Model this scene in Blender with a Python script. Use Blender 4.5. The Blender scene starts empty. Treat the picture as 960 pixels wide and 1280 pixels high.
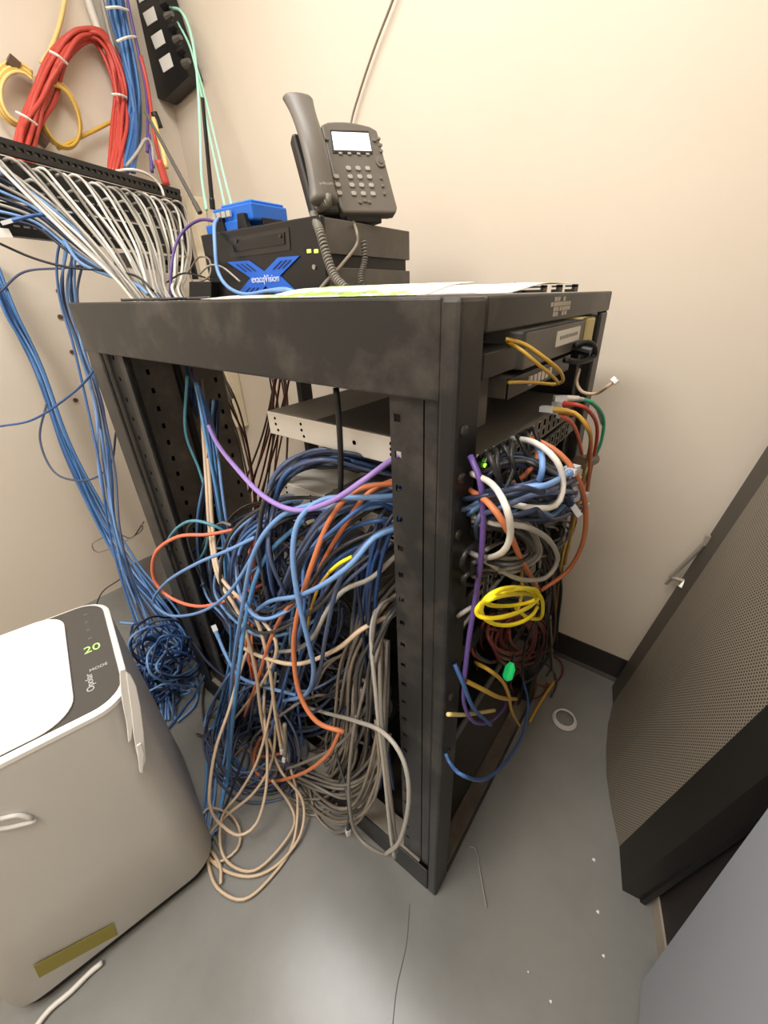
import bpy, math, random
from mathutils import Vector, Matrix
random.seed(7)
SC = bpy.context.scene
COL = SC.collection

# ------------------------------------------------------------------ camera
R_CAM = ((0.80798515, 0.58888279, -0.01941776),
         (0.2558025, -0.38028441, -0.88879067),
         (-0.5307778, 0.71316255, -0.45790185))      # right, down, forward
C_CAM = Vector((0.1956893, -0.3584302, 1.20335835))
F_PX, CX, CY = 505.3038, 501.7387, 628.1195
cam = bpy.data.cameras.new('camera')
cam.sensor_fit = 'HORIZONTAL'; cam.sensor_width = 36.0
cam.lens = F_PX / 960 * 36
cam.shift_x = (480 - CX) / 960; cam.shift_y = (CY - 640) / 960
cam.clip_start = 0.02
co = bpy.data.objects.new('camera', cam); COL.objects.link(co)
r, d, f = [Vector(v) for v in R_CAM]
m = Matrix((r, -d, -f)).transposed().to_4x4(); m.translation = C_CAM
co.matrix_world = m
SC.camera = co

# ------------------------------------------------------------------ world, lights, exposure
w = bpy.data.worlds.new('world'); SC.world = w; w.use_nodes = True
w.node_tree.nodes['Background'].inputs[0].default_value = (1, .95, .88, 1)
w.node_tree.nodes['Background'].inputs[1].default_value = 0.3
SC.view_settings.view_transform = 'Standard'
SC.view_settings.look = 'None'
SC.view_settings.gamma = 1
SC.view_settings.exposure = 0.0
SC.view_settings.use_curve_mapping = False
def area(name, loc, size, energy, color=(.985, .985, 1), rot=(0, 0, 0)):
    l = bpy.data.lights.new(name, 'AREA'); l.shape = 'RECTANGLE'
    l.size, l.size_y = size; l.energy = energy; l.color = color
    o = bpy.data.objects.new(name, l); COL.objects.link(o)
    o.location = loc; o.rotation_euler = rot
    return o
area('ceiling_panel_light', (-0.45, 0.05, 2.66), (1.15, 0.55), 19)
area('ceiling_panel_light', (-0.45, -1.25, 2.66), (1.15, 0.55), 49)  # second panel, out of view, added as frontal fill

# ------------------------------------------------------------------ helpers
def at(px, py, ax, val):
    """a pixel of the photograph as the point where its line of sight meets the plane ax = val"""
    v = r * ((px - CX) / F_PX) + d * ((py - CY) / F_PX) + f
    k = 'xyz'.index(ax)
    t = (val - C_CAM[k]) / v[k]
    return C_CAM + v * t

def atp(px, py, P, n):
    v = r * ((px - CX) / F_PX) + d * ((py - CY) / F_PX) + f
    return C_CAM + v * ((Vector(P) - C_CAM).dot(n) / v.dot(n))

def lin(h):
    h = h.lstrip('#'); c = [int(h[i:i+2], 16) / 255 for i in (0, 2, 4)]
    return tuple(x / 12.92 if x <= .04045 else ((x + .055) / 1.055) ** 2.4 for x in c) + (1,)

MATS = {}
def mat(name, color, rough=.5, metal=0, noise=0, nscale=8, c2=None, emit=0, spec=.5, bump=0, bscale=60, coat=0, ramp=(.42, .72)):
    if name in MATS: return MATS[name]
    m = bpy.data.materials.new(name); m.use_nodes = True
    nt = m.node_tree; b = nt.nodes['Principled BSDF']
    b.inputs['Base Color'].default_value = lin(color)
    b.inputs['Roughness'].default_value = rough
    b.inputs['Metallic'].default_value = metal
    b.inputs['Specular IOR Level'].default_value = spec
    b.inputs['Coat Weight'].default_value = coat
    tc = nt.nodes.new('ShaderNodeTexCoord')
    if noise:
        n = nt.nodes.new('ShaderNodeTexNoise'); n.inputs['Scale'].default_value = nscale
        n.inputs['Detail'].default_value = 6; n.inputs['Roughness'].default_value = .65
        cr = nt.nodes.new('ShaderNodeValToRGB')
        cr.color_ramp.elements[0].position = ramp[0]; cr.color_ramp.elements[1].position = ramp[1]
        cr.color_ramp.elements[0].color = lin(color); cr.color_ramp.elements[1].color = lin(c2 or color)
        mx = nt.nodes.new('ShaderNodeMix'); mx.data_type = 'RGBA'
        mx.inputs[0].default_value = noise
        nt.links.new(tc.outputs['Object'], n.inputs['Vector'])
        nt.links.new(n.outputs['Fac'], cr.inputs['Fac'])
        mx.inputs[6].default_value = lin(color)
        nt.links.new(cr.outputs['Color'], mx.inputs[7])
        nt.links.new(mx.outputs[2], b.inputs['Base Color'])
    if bump:
        n2 = nt.nodes.new('ShaderNodeTexNoise'); n2.inputs['Scale'].default_value = bscale
        n2.inputs['Detail'].default_value = 4
        bp = nt.nodes.new('ShaderNodeBump'); bp.inputs['Strength'].default_value = bump
        bp.inputs['Distance'].default_value = .004
        nt.links.new(tc.outputs['Object'], n2.inputs['Vector'])
        nt.links.new(n2.outputs['Fac'], bp.inputs['Height'])
        nt.links.new(bp.outputs['Normal'], b.inputs['Normal'])
    if emit:
        b.inputs['Emission Color'].default_value = lin(color)
        b.inputs['Emission Strength'].default_value = emit
    MATS[name] = m
    return m

def tag(o, label=None, cat=None, group=None, kind=None):
    if label: o['label'] = label
    if cat: o['category'] = cat
    if group: o['group'] = group
    if kind: o['kind'] = kind
    return o

def thing(name, label, cat, loc=(0, 0, 0), group=None):
    o = bpy.data.objects.new(name, None); COL.objects.link(o); o.location = loc
    o.empty_display_size = .05
    return tag(o, label, cat, group)

class MB:
    def __init__(s): s.v = []; s.f = []; s.uv = None
    def add(s, vs, fs):
        n = len(s.v); s.v += [Vector(v) for v in vs]; s.f += [tuple(i + n for i in q) for q in fs]; return s
    def hexa(s, p):
        return s.add(p, [(0, 3, 2, 1), (4, 5, 6, 7), (0, 1, 5, 4), (1, 2, 6, 5), (2, 3, 7, 6), (3, 0, 4, 7)])
    def box(s, x0, x1, y0, y1, z0, z1):
        return s.hexa([(x0, y0, z0), (x1, y0, z0), (x1, y1, z0), (x0, y1, z0), (x0, y0, z1), (x1, y0, z1), (x1, y1, z1), (x0, y1, z1)])
    def obox(s, o, u, v, w):
        """box from a corner o along three edge vectors"""
        o, u, v, w = map(Vector, (o, u, v, w))
        return s.hexa([o, o + u, o + u + v, o + v, o + w, o + u + w, o + u + v + w, o + v + w])
    def prism(s, poly, off):
        """polygon (3D points) extruded by a vector"""
        off = Vector(off); n = len(poly); p = [Vector(q) for q in poly]
        fs = [tuple(range(n))[::-1], tuple(range(n, 2 * n))]
        fs += [(i, (i + 1) % n, n + (i + 1) % n, n + i) for i in range(n)]
        return s.add(p + [q + off for q in p], fs)
    def tube(s, pts, rad, n=8, cap=True):
        pts = [Vector(p) for p in pts]
        q = [pts[0]]
        for p in pts[1:]:
            if (p - q[-1]).length > 1e-5: q.append(p)
        pts = q
        if len(pts) < 2: return s
        t = (pts[1] - pts[0]).normalized()
        a = t.orthogonal().normalized(); base = len(s.v); vs = []
        for i, p in enumerate(pts):
            if i == 0: tt = t
            elif i == len(pts) - 1: tt = (pts[i] - pts[i - 1]).normalized()
            else:
                tt = (pts[i + 1] - pts[i - 1])
                tt = tt.normalized() if tt.length > 1e-7 else t
            a = (a - tt * a.dot(tt))
            a = a.normalized() if a.length > 1e-6 else tt.orthogonal().normalized()
            b = tt.cross(a)
            rr = rad[i] if isinstance(rad, (list, tuple)) else rad
            for k in range(n):
                th = 2 * math.pi * k / n
                vs.append(p + (a * math.cos(th) + b * math.sin(th)) * rr)
        fs = []
        for i in range(len(pts) - 1):
            for k in range(n):
                k2 = (k + 1) % n
                fs.append((i * n + k, i * n + k2, (i + 1) * n + k2, (i + 1) * n + k))
        if cap:
            fs.append(tuple(range(n))[::-1]); m0 = (len(pts) - 1) * n
            fs.append(tuple(range(m0, m0 + n)))
        return s.add(vs, fs)
    def build(s, name, material, parent=None, bevel=0, smooth=None, seg=2):
        me = bpy.data.meshes.new(name); me.from_pydata([tuple(v) for v in s.v], [], s.f); me.update()
        o = bpy.data.objects.new(name, me); COL.objects.link(o)
        me.materials.append(material)
        if smooth is None: smooth = not bevel and len(s.f) > 60
        if smooth:
            for p in me.polygons: p.use_smooth = True
        if parent is not None:
            o.parent = parent; o.location = -Vector(parent.location)
            if parent.type != 'EMPTY': o.location = (0, 0, 0)
        if bevel:
            b = o.modifiers.new('bevel', 'BEVEL'); b.width = bevel; b.segments = seg
            b.limit_method = 'ANGLE'; b.angle_limit = math.radians(40)
        return o

def spline(ctrl, step=.012):
    P = [Vector(p) for p in ctrl]
    if len(P) == 2: return P
    P = [P[0] * 2 - P[1]] + P + [P[-1] * 2 - P[-2]]
    out = []
    for i in range(1, len(P) - 2):
        p0, p1, p2, p3 = P[i - 1:i + 3]
        n = max(3, min(24, int((p2 - p1).length / step)))
        for k in range(n):
            t = k / n; t2 = t * t; t3 = t2 * t
            out.append(.5 * ((2 * p1) + (p2 - p0) * t + (2 * p0 - 5 * p1 + 4 * p2 - p3) * t2 + (3 * p1 - p0 - 3 * p2 + p3) * t3))
    out.append(P[-2])
    return out

def rrect(w, h, rad, n=6):
    pts = []
    for cx, cy, a0 in ((w/2-rad, h/2-rad, 0), (-w/2+rad, h/2-rad, 90), (-w/2+rad, -h/2+rad, 180), (w/2-rad, -h/2+rad, 270)):
        for k in range(n + 1):
            a = math.radians(a0 + 90 * k / n); pts.append((cx + rad * math.cos(a), cy + rad * math.sin(a)))
    return pts

def text(body, origin, ux, uy, height, material, parent, name='lettering', ext=.0003, align='CENTER'):
    c = bpy.data.curves.new(name, 'FONT'); c.body = body; c.size = height; c.extrude = ext
    c.align_x = align; c.align_y = 'CENTER'; c.materials.append(material)
    o = bpy.data.objects.new(name, c); COL.objects.link(o)
    ux = Vector(ux).normalized(); uy = Vector(uy); uy = (uy - ux * uy.dot(ux)).normalized(); n = ux.cross(uy)
    m = Matrix((ux, uy, n)).transposed().to_4x4(); m.translation = Vector(origin)
    if parent is not None and parent.type == 'EMPTY':
        m.translation = Vector(origin) - Vector(parent.location)
    dg = bpy.context.evaluated_depsgraph_get()
    me = bpy.data.meshes.new_from_object(o.evaluated_get(dg)); bpy.data.objects.remove(o)
    me.name = name; me.materials.clear(); me.materials.append(material)
    o = bpy.data.objects.new(name, me); COL.objects.link(o)
    o.parent = parent
    o.matrix_local = m
    return o

# ------------------------------------------------------------------ materials
M_wall = mat('wall_paint', '#D8CCBB', .65, noise=.5, nscale=1.3, c2='#D0C3B0', bump=.05, bscale=120, spec=.25)
M_ceil = mat('ceiling_tile', '#E6E2D8', .9)
M_base = mat('cove_base', '#26221F', .45)
M_floor = mat('vinyl_floor', '#7B7A75', .22, noise=.8, nscale=2.2, c2='#686762', bump=.06, bscale=9, spec=.5)
M_rack = mat('dusty_black_steel', '#232221', .42, noise=.8, nscale=7, c2='#57514A', ramp=(.5, .74), spec=.4)
M_rack2 = mat('dark_steel', '#161514', .5, noise=.3, nscale=9, c2='#2E2A26')
M_flange = mat('bare_grey_flange', '#827A6E', .5, noise=.5, nscale=12, c2='#9A9184')  # pale grey stands in for light falling on the black base flange
M_black = mat('black_plastic', '#0B0B0C', .42)
M_hole = mat('hole_black', '#030303', .9, spec=0)
M_silver = mat('galvanised_steel', '#C9C3B8', .34, metal=.35, noise=.3, nscale=5, c2='#DAD5CA')
M_greytop = mat('grey_enamel', '#55524D', .45, noise=.5, nscale=6, c2='#6B6760')
M_white = mat('white_plastic', '#ECE9E2', .4)
M_label = mat('white_label', '#E8E5DC', .6)
M_bolt = mat('dusty_bolt', '#4A443C', .4, metal=.6)
M_gr_led = mat('green_led', '#8CFF30', .4, emit=3)
M_yl_led = mat('amber_led', '#D8E860', .4, emit=1.5)
M_phone = mat('phone_charcoal', '#635D55', .42)
M_phone2 = mat('phone_dark', '#262422', .35)
M_key = mat('phone_key', '#A19B92', .4)
M_lcd = mat('lcd_lit', '#EDF1F4', .3, emit=.75)
M_blue = mat('router_blue', '#1F67C8', .35)
M_blueX = mat('emblem_blue', '#1E62CC', .4)
M_silverlet = mat('white_ink', '#D8E2F4', .5)
M_tie = mat('cable_tie', '#E4DED2', .5)
M_gold = mat('yellowed_plastic', '#CDBB7C', .5)
CAB = {}
def cm(c, key=None):
    if c not in CAB: CAB[c] = mat('cable_' + c, PAL[c], .42, spec=.45)
    return CAB[c]
PAL = dict(light_blue='#6E94C6', sky_blue='#5B93C6', slate_blue='#48546F', mid_blue='#3C5F94', navy='#222B42',
           deep_blue='#2A4779', teal='#5A97AA', grey='#7A746B', light_grey='#9F9A90', dark_grey='#3C3A39', black='#1B1A1A',
           beige='#CBB499', tan='#BFA88C', taupe='#7F7466', orange='#C8764C', coral='#E4785A', red='#BE483C', dark_red='#6E2F28',
           purple='#5E4788', lilac='#9B7FC4', yellow='#F2DC1E', dull_yellow='#C9A03C', pale_yellow='#E0C680', mint='#A6E0C6',
           green='#3DAF86', white='#CFCAC0', brown='#5A4434', bundle_blue='#4573AA')

# ------------------------------------------------------------------ the room
XL, XR, YB, YF, ZC = -1.785, .66, .85, -1.9, 2.7
def S(name, mb, m_, bevel=0): return tag(mb.build(name, m_, bevel=bevel, smooth=False), kind='structure')
S('floor', MB().box(XL - .1, XR + .1, YF - .1, YB + .1, -.06, 0), M_floor)
S('ceiling', MB().box(XL - .1, XR + .1, YF - .1, YB + .1, ZC, ZC + .05), M_ceil)
S('wall_back', MB().box(XL - .1, XR + .1, YB, YB + .1, 0, ZC), M_wall)
S('wall_left', MB().box(XL - .1, XL, YF, YB, 0, ZC), M_wall)
S('wall_right', MB().box(XR, XR + .1, YF, YB, 0, ZC), M_wall)
S('wall_front', MB().box(XL - .1, XR + .1, YF - .1, YF, 0, ZC), M_wall)
S('baseboard_back', MB().prism([(XL, YB, 0), (XL, YB - .016, 0), (XL, YB - .007, .012), (XL, YB - .005, .1), (XL, YB, .1)], (XR - XL, 0, 0)), M_base)
S('baseboard_right', MB().box(XR - .006, XR, YF, YB - .018, 0, .1), M_base)

for (x, y) in ((-.45, .05), (-.45, -1.25)):
    t = thing('ceiling_light', 'recessed ceiling light panel above the rack' if y > 0 else 'recessed ceiling light panel nearer the doorway', 'light', (x, y, ZC))
    fr = MB()
    for a in ((-.62, .62, -.32, -.3), (-.62, .62, .3, .32), (-.62, -.6, -.3, .3), (.6, .62, -.3, .3)):
        fr.box(x + a[0], x + a[1], y + a[2], y + a[3], ZC - .015, ZC)
    fr.build('frame', M_white, t, smooth=False)
    MB().box(x - .6, x + .6, y - .3, y + .3, ZC - .006, ZC).build('diffuser', mat('lit_diffuser', '#FFF6E6', .5, emit=3), t, smooth=False)

# ------------------------------------------------------------------ the open rack
H, D, W = 1.2, .926, .612
rk = thing('server_rack', 'tall open black steel equipment rack full of tangled cables', 'rack', (-D / 2, W / 2, 0))
# top: a sheet with deep skirts
MB().box(-D, -.021, .005, W - .007, H - .006, H).build('top_panel', M_rack, rk, bevel=.003)
MB().box(-D - .012, -.018, -.004, .004, 1.104, H + .001).build('side_skirt', M_rack, rk, bevel=.003)
MB().box(-D, -.0, W - .006, W, 1.104, H - .007).build('side_skirt', M_rack, rk, bevel=.003)
fs = MB().box(-.008, .003, .0505, W, 1.166, H + .001)
fs.build('front_skirt', M_rack, rk, bevel=.003)
MB().box(-D, -D + .008, .005, W - .007, 1.14, H - .007).build('rear_skirt', M_rack, rk, bevel=.003)
# corner posts (folded)
def post(x0, x1, y0, y1): MB().box(x0, x1, y0, y1, .0, 1.165).build('post', M_rack, rk, bevel=.004)
p_ = MB().box(-.02, .003, -.004, .05, 0, 1.201)
p_.build('post', M_rack, rk, bevel=.005)
post(-.03, .002, W - .052, W)
post(-D - .006, -D + .062, -.003, .004)
post(-D, -D + .03, W - .05, W - .007)
# perforated rails: a strip with real square holes every unit
def rail(name, o, u, wdt, hx, hs, thick, z0, z1, pitch=.0445, m_=None):
    """vertical strip starting at o, running along u, with square holes at distance hx"""
    o = Vector(o); u = Vector(u).normalized(); n = Vector((0, 0, 1)).cross(u).normalized() * thick
    mb = MB(); up = Vector((0, 0, 1))
    def bx(a, b, c, d_): mb.obox(o + u * a + up * (c - o.z), u * (b - a), n, up * (d_ - c))
    bx(0, hx, z0, z1); bx(hx + hs, wdt, z0, z1)
    z = z0; k = z1 - .025
    cuts = []
    while k > z0 + .03: cuts.append(k); k -= pitch
    top = z1
    for c in cuts:
        bx(hx, hx + hs, c + hs / 2, top); top = c - hs / 2
    bx(hx, hx + hs, z0, top)
    return mb.build(name, m_ or M_rack, rk, smooth=False)
rail('mounting_rail', (-.088, .004, 0), (1, 0, 0), .046, .006, .009, .003, .09, 1.103)
MB().box(-.0395, -.0225, .003, .008, .09, 1.104).build('post_web', M_rack, rk, bevel=.001)
MB().box(-.088, -.002, .052, .0535, .03, 1.1).build('rail_backing', M_rack2, rk)
rail('mounting_rail', (-.016, W - .1, 0), (0, 1, 0), .045, .02, .009, .003, .06, 1.15, m_=M_rack2)
MB().box(-.05, -.006, .0505, .058, .03, 1.19).build('mounting_rail', M_rack2, rk)
# the far-left rails behind the rear post
MB().box(-D - .004, -D + .135, .022, .026, .08, 1.13).build('rail_backing', M_rack2, rk)
MB().box(-.22, -.02, .535, .54, .62, 1.15).build('cable_manager', M_black, rk)  # dark panel added to keep the far side of the opening black
rail('mounting_rail', (-D + .058, .012, 0), (1, 0, 0), .058, .026, .009, .003, .09, 1.12, m_=M_rack2)
MB().box(-D + .12, -D + .145, .008, .014, .08, 1.12).build('post_web', M_rack, rk, bevel=.001)
MB().box(-D + .004, -D + .012, .058, .30, .08, 1.14).build('rear_cable_panel', mat('dusty_grey_steel', '#6B655C', .45, noise=.8, nscale=7, c2='#A39988'), rk, bevel=.002)  # paler blotches mixed into the grey
dots = MB()
for k in range(22):
    z = .14 + k * .045
    for yy in (.10, .27):
        dots.box(-D + .012, -D + .0135, yy, yy + .007, z, z + .012)
dots.build('slot_row', M_hole, rk, smooth=False)
MB().box(-D + .012, -D + .03, .165, .178, .08, 1.14).build('cable_panel_rib', M_rack2, rk, bevel=.002)
rail('mounting_rail', (-D + .05, W - .07, 0), (0, 1, 0), .045, .02, .009, .003, .09, 1.1, m_=M_rack2)
# base
bs = MB().box(-D, -.02, -.004, .0, 0, .085)
bs.build('base_rail', M_rack2, rk, bevel=.002)
MB().box(-D + .02, -.044, .0, .045, .082, .088).build('base_flange', M_flange, rk, bevel=.001)
MB().box(-D, .0, W - .006, W, 0, .085).build('base_rail', M_rack2, rk, bevel=.002)
MB().box(-D, -D + .006, 0, W - .007, 0, .085).build('base_rail', M_rack2, rk, bevel=.002)
MB().box(-.004, .003, .05, W, .0, .03).build('base_rail', M_rack2, rk, bevel=.002)
MB().box(-.036, .001, .0505, W - .01, .031, .036).build('floor_flange', mat('flange_brown', '#4A4238', .45, noise=.8, nscale=10, c2='#75695A'), rk, bevel=.002)
MB().box(-D + .01, -.022, .05, W - .01, .015, .022).build('base_plate', mat('base_brown', '#2A241D', .4, noise=.6, nscale=6, c2='#463C30'), rk)
b_ = MB()
b_.tube([(-.018, .075, .036), (-.018, .075, .0375)], .006, 12); b_.build('bolt', M_hole, rk, smooth=False)
for (px, py) in ((574, 541), (571, 601), (568, 672), (563, 870), (560, 940)):
    p = at(px, py, 'x', .003)
    y = min(max(p.y, .012), .04)
    MB().tube([(.003, y, p.z), (.0055, y, p.z), (.007, y, p.z)], [.0065, .0065, .0035], 14).build('bolt', M_bolt, rk)
# paint stencil on the front skirt (unreadable maker's block)
st = MB()
a0, a1 = at(690, 374, 'x', .0035), at(711, 397, 'x', .0035)
yy0, yy1, zz1, zz0 = a0.y, a1.y, 1.196, 1.171
rr = random.Random(3)
for j in range(4):
    n = 7
    for i in range(n):
        if (j in (0, 3) and i in (0, 3, 6)) or rr.random() < .1: continue
        y0 = yy0 + (yy1 - yy0) * i / n; h = (zz1 - zz0) / 4
        st.box(.003, .0037, y0, y0 + (yy1 - yy0) / n * (.6 + .3 * rr.random()), zz1 - (j + .85) * h, zz1 - j * h)
st.build('stencilled_mark', mat('stencil_grey', '#B9B1A3', .6), rk, smooth=False)

# ------------------------------------------------------------------ equipment in the rack
def led(parent, p, m_, s=.004):
    MB().box(p[0] - .001, p[0] + .001, p[1] - s / 2, p[1] + s / 2, p[2] - s / 2, p[2] + s / 2).build('indicator_light', m_, parent, smooth=False)
def switch(name, label, y0, y1, z0, z1, x0, x1, shell, top, group=None, ports=24, holes=True, leds=(), chrome='#5A564E'):
    t = thing(name, label, 'network equipment', ((x0 + x1) / 2, (y0 + y1) / 2, z0), group)
    MB().box(x0, x1 - .004, y0, y1, z0, z1).build('chassis', shell, t, bevel=.0015)
    if top: MB().box(x0 + .12, x1 - .004, y0 + .001, y1 - .001, z1, z1 + .0015).build('lid', top, t)
    MB().box(x1 - .004, x1, y0 - .0, y1, z0, z1).build('front_panel', mat('face_' + chrome.strip('#'), chrome, .4), t, bevel=.001)
    h = z1 - z0
    n = 0
    fr = MB(); hl = MB()
    per = ports // 2
    span = (y1 - y0) - .06
    for g in range(per):
        yy = y0 + .035 + span * g / per + .004 * (g // 6) / 1.5
        for row in (0, 1):
            zc = z0 + h * (.3 + .4 * row)
            hl.box(x1, x1 + .0012, yy, yy + .012, zc - .0055, zc + .0055)
            for (a, b, c, e) in ((-.0015, 0, -.007, .007), (.012, .0135, -.007, .007), (0, .012, .0055, .007), (0, .012, -.007, -.0055)):
                fr.box(x1, x1 + .002, yy + a, yy + b, zc + c, zc + e)
    hl.build('port_row', M_hole, t, smooth=False)
    fr.build('port_frame', mat('port_grey', '#8D887E', .4), t, smooth=False)
    for l in leds: led(t, (x1 + .001, l[0], l[1]), l[2])
    if holes:
        hh = MB()
        for xo in (.02, .085):
            for k, zz in enumerate((.25, .5, .75)):
                xx = x0 + xo + (.004 if k == 0 else 0)
                hh.tube([(xx, y0 - .0006, z0 + h * zz), (xx, y0 + .001, z0 + h * zz)], .0025, 8)
        for k in range(4):
            for j in range(2):
                hh.tube([(x1 - .135 + j * .006, y0 - .0006, z0 + h * (.18 + .2 * k)), (x1 - .135 + j * .006, y0 + .001, z0 + h * (.18 + .2 * k))], .003, 8)
        hh.tube([(x0 + .2, y0 - .0006, z0 + h * .5), (x0 + .2, y0 + .001, z0 + h * .5)], .0035, 8)
        hh.build('screw_hole', M_hole, t, smooth=False)
    for yy in (y0 - .0085, y1):
        MB().box(x1 - .004, x1, yy, yy + .0085, z0, z1).build('ear', M_black, t)
    return t
GL = M_gr_led
switch('network_switch', 'upper silver sided network switch with grey lid and two rows of ports', .06, .43, .99, 1.03, -.4, .004, M_silver, M_greytop,
       ports=24, leds=((.07, 1.016, GL), (.082, 1.004, GL)))
switch('network_switch', 'lower silver sided network switch under the arc of slate blue cables', .06, .45, .86, .9, -.4, .0, M_silver, M_greytop, ports=24)
switch('patch_panel', 'dark patch panel below the switches with pale grey cables plugged in', .06, .5, .945, .978, -.05, .0, M_black, None, ports=24, holes=False, chrome='#2A2927')
switch('patch_panel', 'lowest dark patch panel in the rack behind the white cable loops', .06, .5, .775, .82, -.05, .0, M_black, None, ports=24, holes=False, chrome='#2A2927')

# grey appliance at the top, with pale end cap and label
t = thing('network_appliance', 'flat grey appliance in the top slot with a pale yellow end cap', 'network equipment', (-.15, .36, 1.108))
MB().box(-.33, .0, .175, .46, 1.112, 1.158).build('chassis', M_greytop, t, bevel=.002)
MB().box(-.33, .004, .46, .51, 1.110, 1.16).build('end_cap', M_gold, t, bevel=.004)
MB().box(-.0002, .001, .30, .425, 1.128, 1.15).build('label_sticker', M_label, t)
x_ = MB()
for k in range(9): x_.box(.001, .0015, .315 + k * .011, .322 + k * .011, 1.137, 1.142)
x_.build('label_print', mat('faint_ink', '#8E8B84', .6), t, smooth=False)
for k in range(2): MB().tube([(0, .40 + .04 * k, 1.117), (.03, .40 + .04 * k, 1.112)], .0075, 10).build('socket_plug', M_black, t)
t = thing('network_appliance', 'small black box at the left of the top slot', 'network equipment', (-.1, .1, 1.12))
MB().box(-.10, .0, .056, .15, 1.118, 1.146).build('chassis', M_black, t, bevel=.002)
MB().box(-.10, -.05, .056, .165, 1.147, 1.162).build('cover', M_rack2, t, bevel=.002)
t = thing('network_appliance', 'slim dark switch with a short row of pale ports under the grey appliance', 'network equipment', (-.1, .3, 1.07))
MB().box(-.17, -.01, .15, .42, 1.078, 1.104).build('chassis', M_greytop, t, bevel=.0015)
MB().box(-.01, -.007, .15, .42, 1.078, 1.104).build('front_panel', M_black, t)
pp = MB()
for k in range(6): pp.box(-.007, -.0045, .22 + k * .017, .231 + k * .017, 1.084, 1.097)
pp.build('port_row', M_silver, t, smooth=False)
t = thing('network_appliance', 'grey box with two white stickers behind the near post', 'network equipment', (-.15, .1, 1.04))
MB().box(-.075, -.03, .058, .14, 1.045, 1.112).build('chassis', M_greytop, t, bevel=.0015)
for zz in (1.09, 1.065): MB().box(-.0302, -.029, .062, .078, zz, zz + .016).build('label_sticker', M_label, t)
led(t, (-.029, .1, 1.075), M_white)
# lower shelves, modem, ups
def gear(name, label, b, m_, extra=()):
    t = thing(name, label, 'network equipment', ((b[0] + b[1]) / 2, (b[2] + b[3]) / 2, b[4]))
    MB().box(*b).build('case', m_, t, bevel=.003)
    for (nm, bb, mm) in extra: MB().box(*bb).build(nm, mm, t, bevel=.001)
    return t
gear('equipment_shelf', 'vented grey steel shelf in the middle of the rack behind the yellow coil', (-.42, -.01, .06, .5, .68, .686), M_rack2,
     (('shelf_lip', (-.012, -.008, .06, .5, .666, .70), M_rack2),))
gear('modem', 'grey modem on the middle shelf with a white edge', (-.26, -.03, .09, .30, .687, .735), M_greytop,
     (('front_strip', (-.03, -.028, .095, .295, .70, .712), M_label),))
gear('equipment_shelf', 'lower black steel shelf close to the base of the rack', (-.55, -.01, .06, .5, .47, .476), M_rack2,
     (('shelf_lip', (-.012, -.008, .06, .5, .46, .485), M_greytop),))
gear('modem', 'black media box on the lower shelf by the green connector', (-.3, -.05, .12, .34, .477, .53), M_black, (('vent_strip', (-.05, -.048, .14, .32, .49, .5), M_rack2),))
gear('battery_backup', 'black battery backup unit at the bottom of the rack', (-.72, -.25, .12, .5, .023, .2), M_rack2,
     (('front_bezel', (-.25, -.246, .125, .495, .03, .19), M_black),))

# ------------------------------------------------------------------ computer on the rack top
PX0, PX1, PY0, PY1, PZ0, PZ1 = -.885, -.47, .30, .598, 1.2015, 1.34
t = thing('desktop_computer', 'black desktop computer on the rack with a blue cross emblem', 'computer', ((PX0 + PX1) / 2, (PY0 + PY1) / 2, PZ0))
MB().box(PX0, PX1 - .004, PY0 + .012, PY1, PZ0 + .004, 1.255).build('chassis', mat('pc_grey_steel', '#55514A', .42, noise=.5, nscale=9, c2='#77716A'), t, bevel=.0015)
MB().box(PX0, PX1 - .004, PY0 + .012, PY1, 1.278, PZ1 - .002).build('cover', MATS['pc_grey_steel'], t, bevel=.0015)
MB().box(PX0 + .004, PX1 - .011, PY0 + .013, PY1 - .008, 1.255, 1.278).build('side_groove', M_rack2, t)
MB().box(PX0, PX1, PY0, PY0 + .012, PZ0 + .002, PZ1).build('front_bezel', mat('pc_bezel', '#0D0D0E', .35), t, bevel=.003)
def Z8(X, Y, y=PY0): return at(230 + X / 2.909, 240 + Y / 2.909, 'y', y)
dv = MB()
o1 = [Z8(162, 168), Z8(382, 128), Z8(388, 212), Z8(172, 240)]
dv.prism(o1, (0, -.0015, 0)); dv.build('drive_bay', mat('bay_grey', '#221F1E', .3), t)
MB().prism([Z8(178, 182, PY0-.0015), Z8(366, 146, PY0-.0015), Z8(368, 190, PY0-.0015), Z8(184, 218, PY0-.0015)], (0, -.002, 0)).build('disc_tray', mat('tray_black', '#0A0A0A', .2), t)
for X, Y in ((190, 178), (350, 160)):
    c = Z8(X, Y, PY0 - .0035); MB().tube([c, c + Vector((0, -.002, 0))], .004, 10).build('bay_button', M_bolt, t)
xo = [(160, 255), (238, 250), (295, 290), (345, 238), (424, 232), (352, 305), (425, 378), (345, 380), (300, 342), (268, 382), (190, 382), (246, 312)]
MB().prism([Z8(*p) for p in xo], (0, -.003, 0)).build('emblem', M_blueX, t)
sl = MB()
for k in range(3):
    for (a, b, e, s_) in (((188 + 17 * k, 262 - k), (224 + 17 * k, 290 - k), 7, 1), ((352 + 17 * k, 250 - 2 * k), (322 + 17 * k, 282 - 2 * k), 7, 1),
                     ((216 + 17 * k, 372), (238 + 15 * k, 348), 6, 1), ((352 + 17 * k, 370), (334 + 15 * k, 346), 6, 1)):
        y = PY0 - .003
        sl.prism([Z8(a[0], a[1], y), Z8(a[0] + e, a[1], y), Z8(b[0] + e, b[1], y), Z8(b[0], b[1], y)], (0, -.0006, 0))
sl.build('emblem_slot', mat('slot_navy', '#0A1E4C', .5), t, smooth=False)
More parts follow.
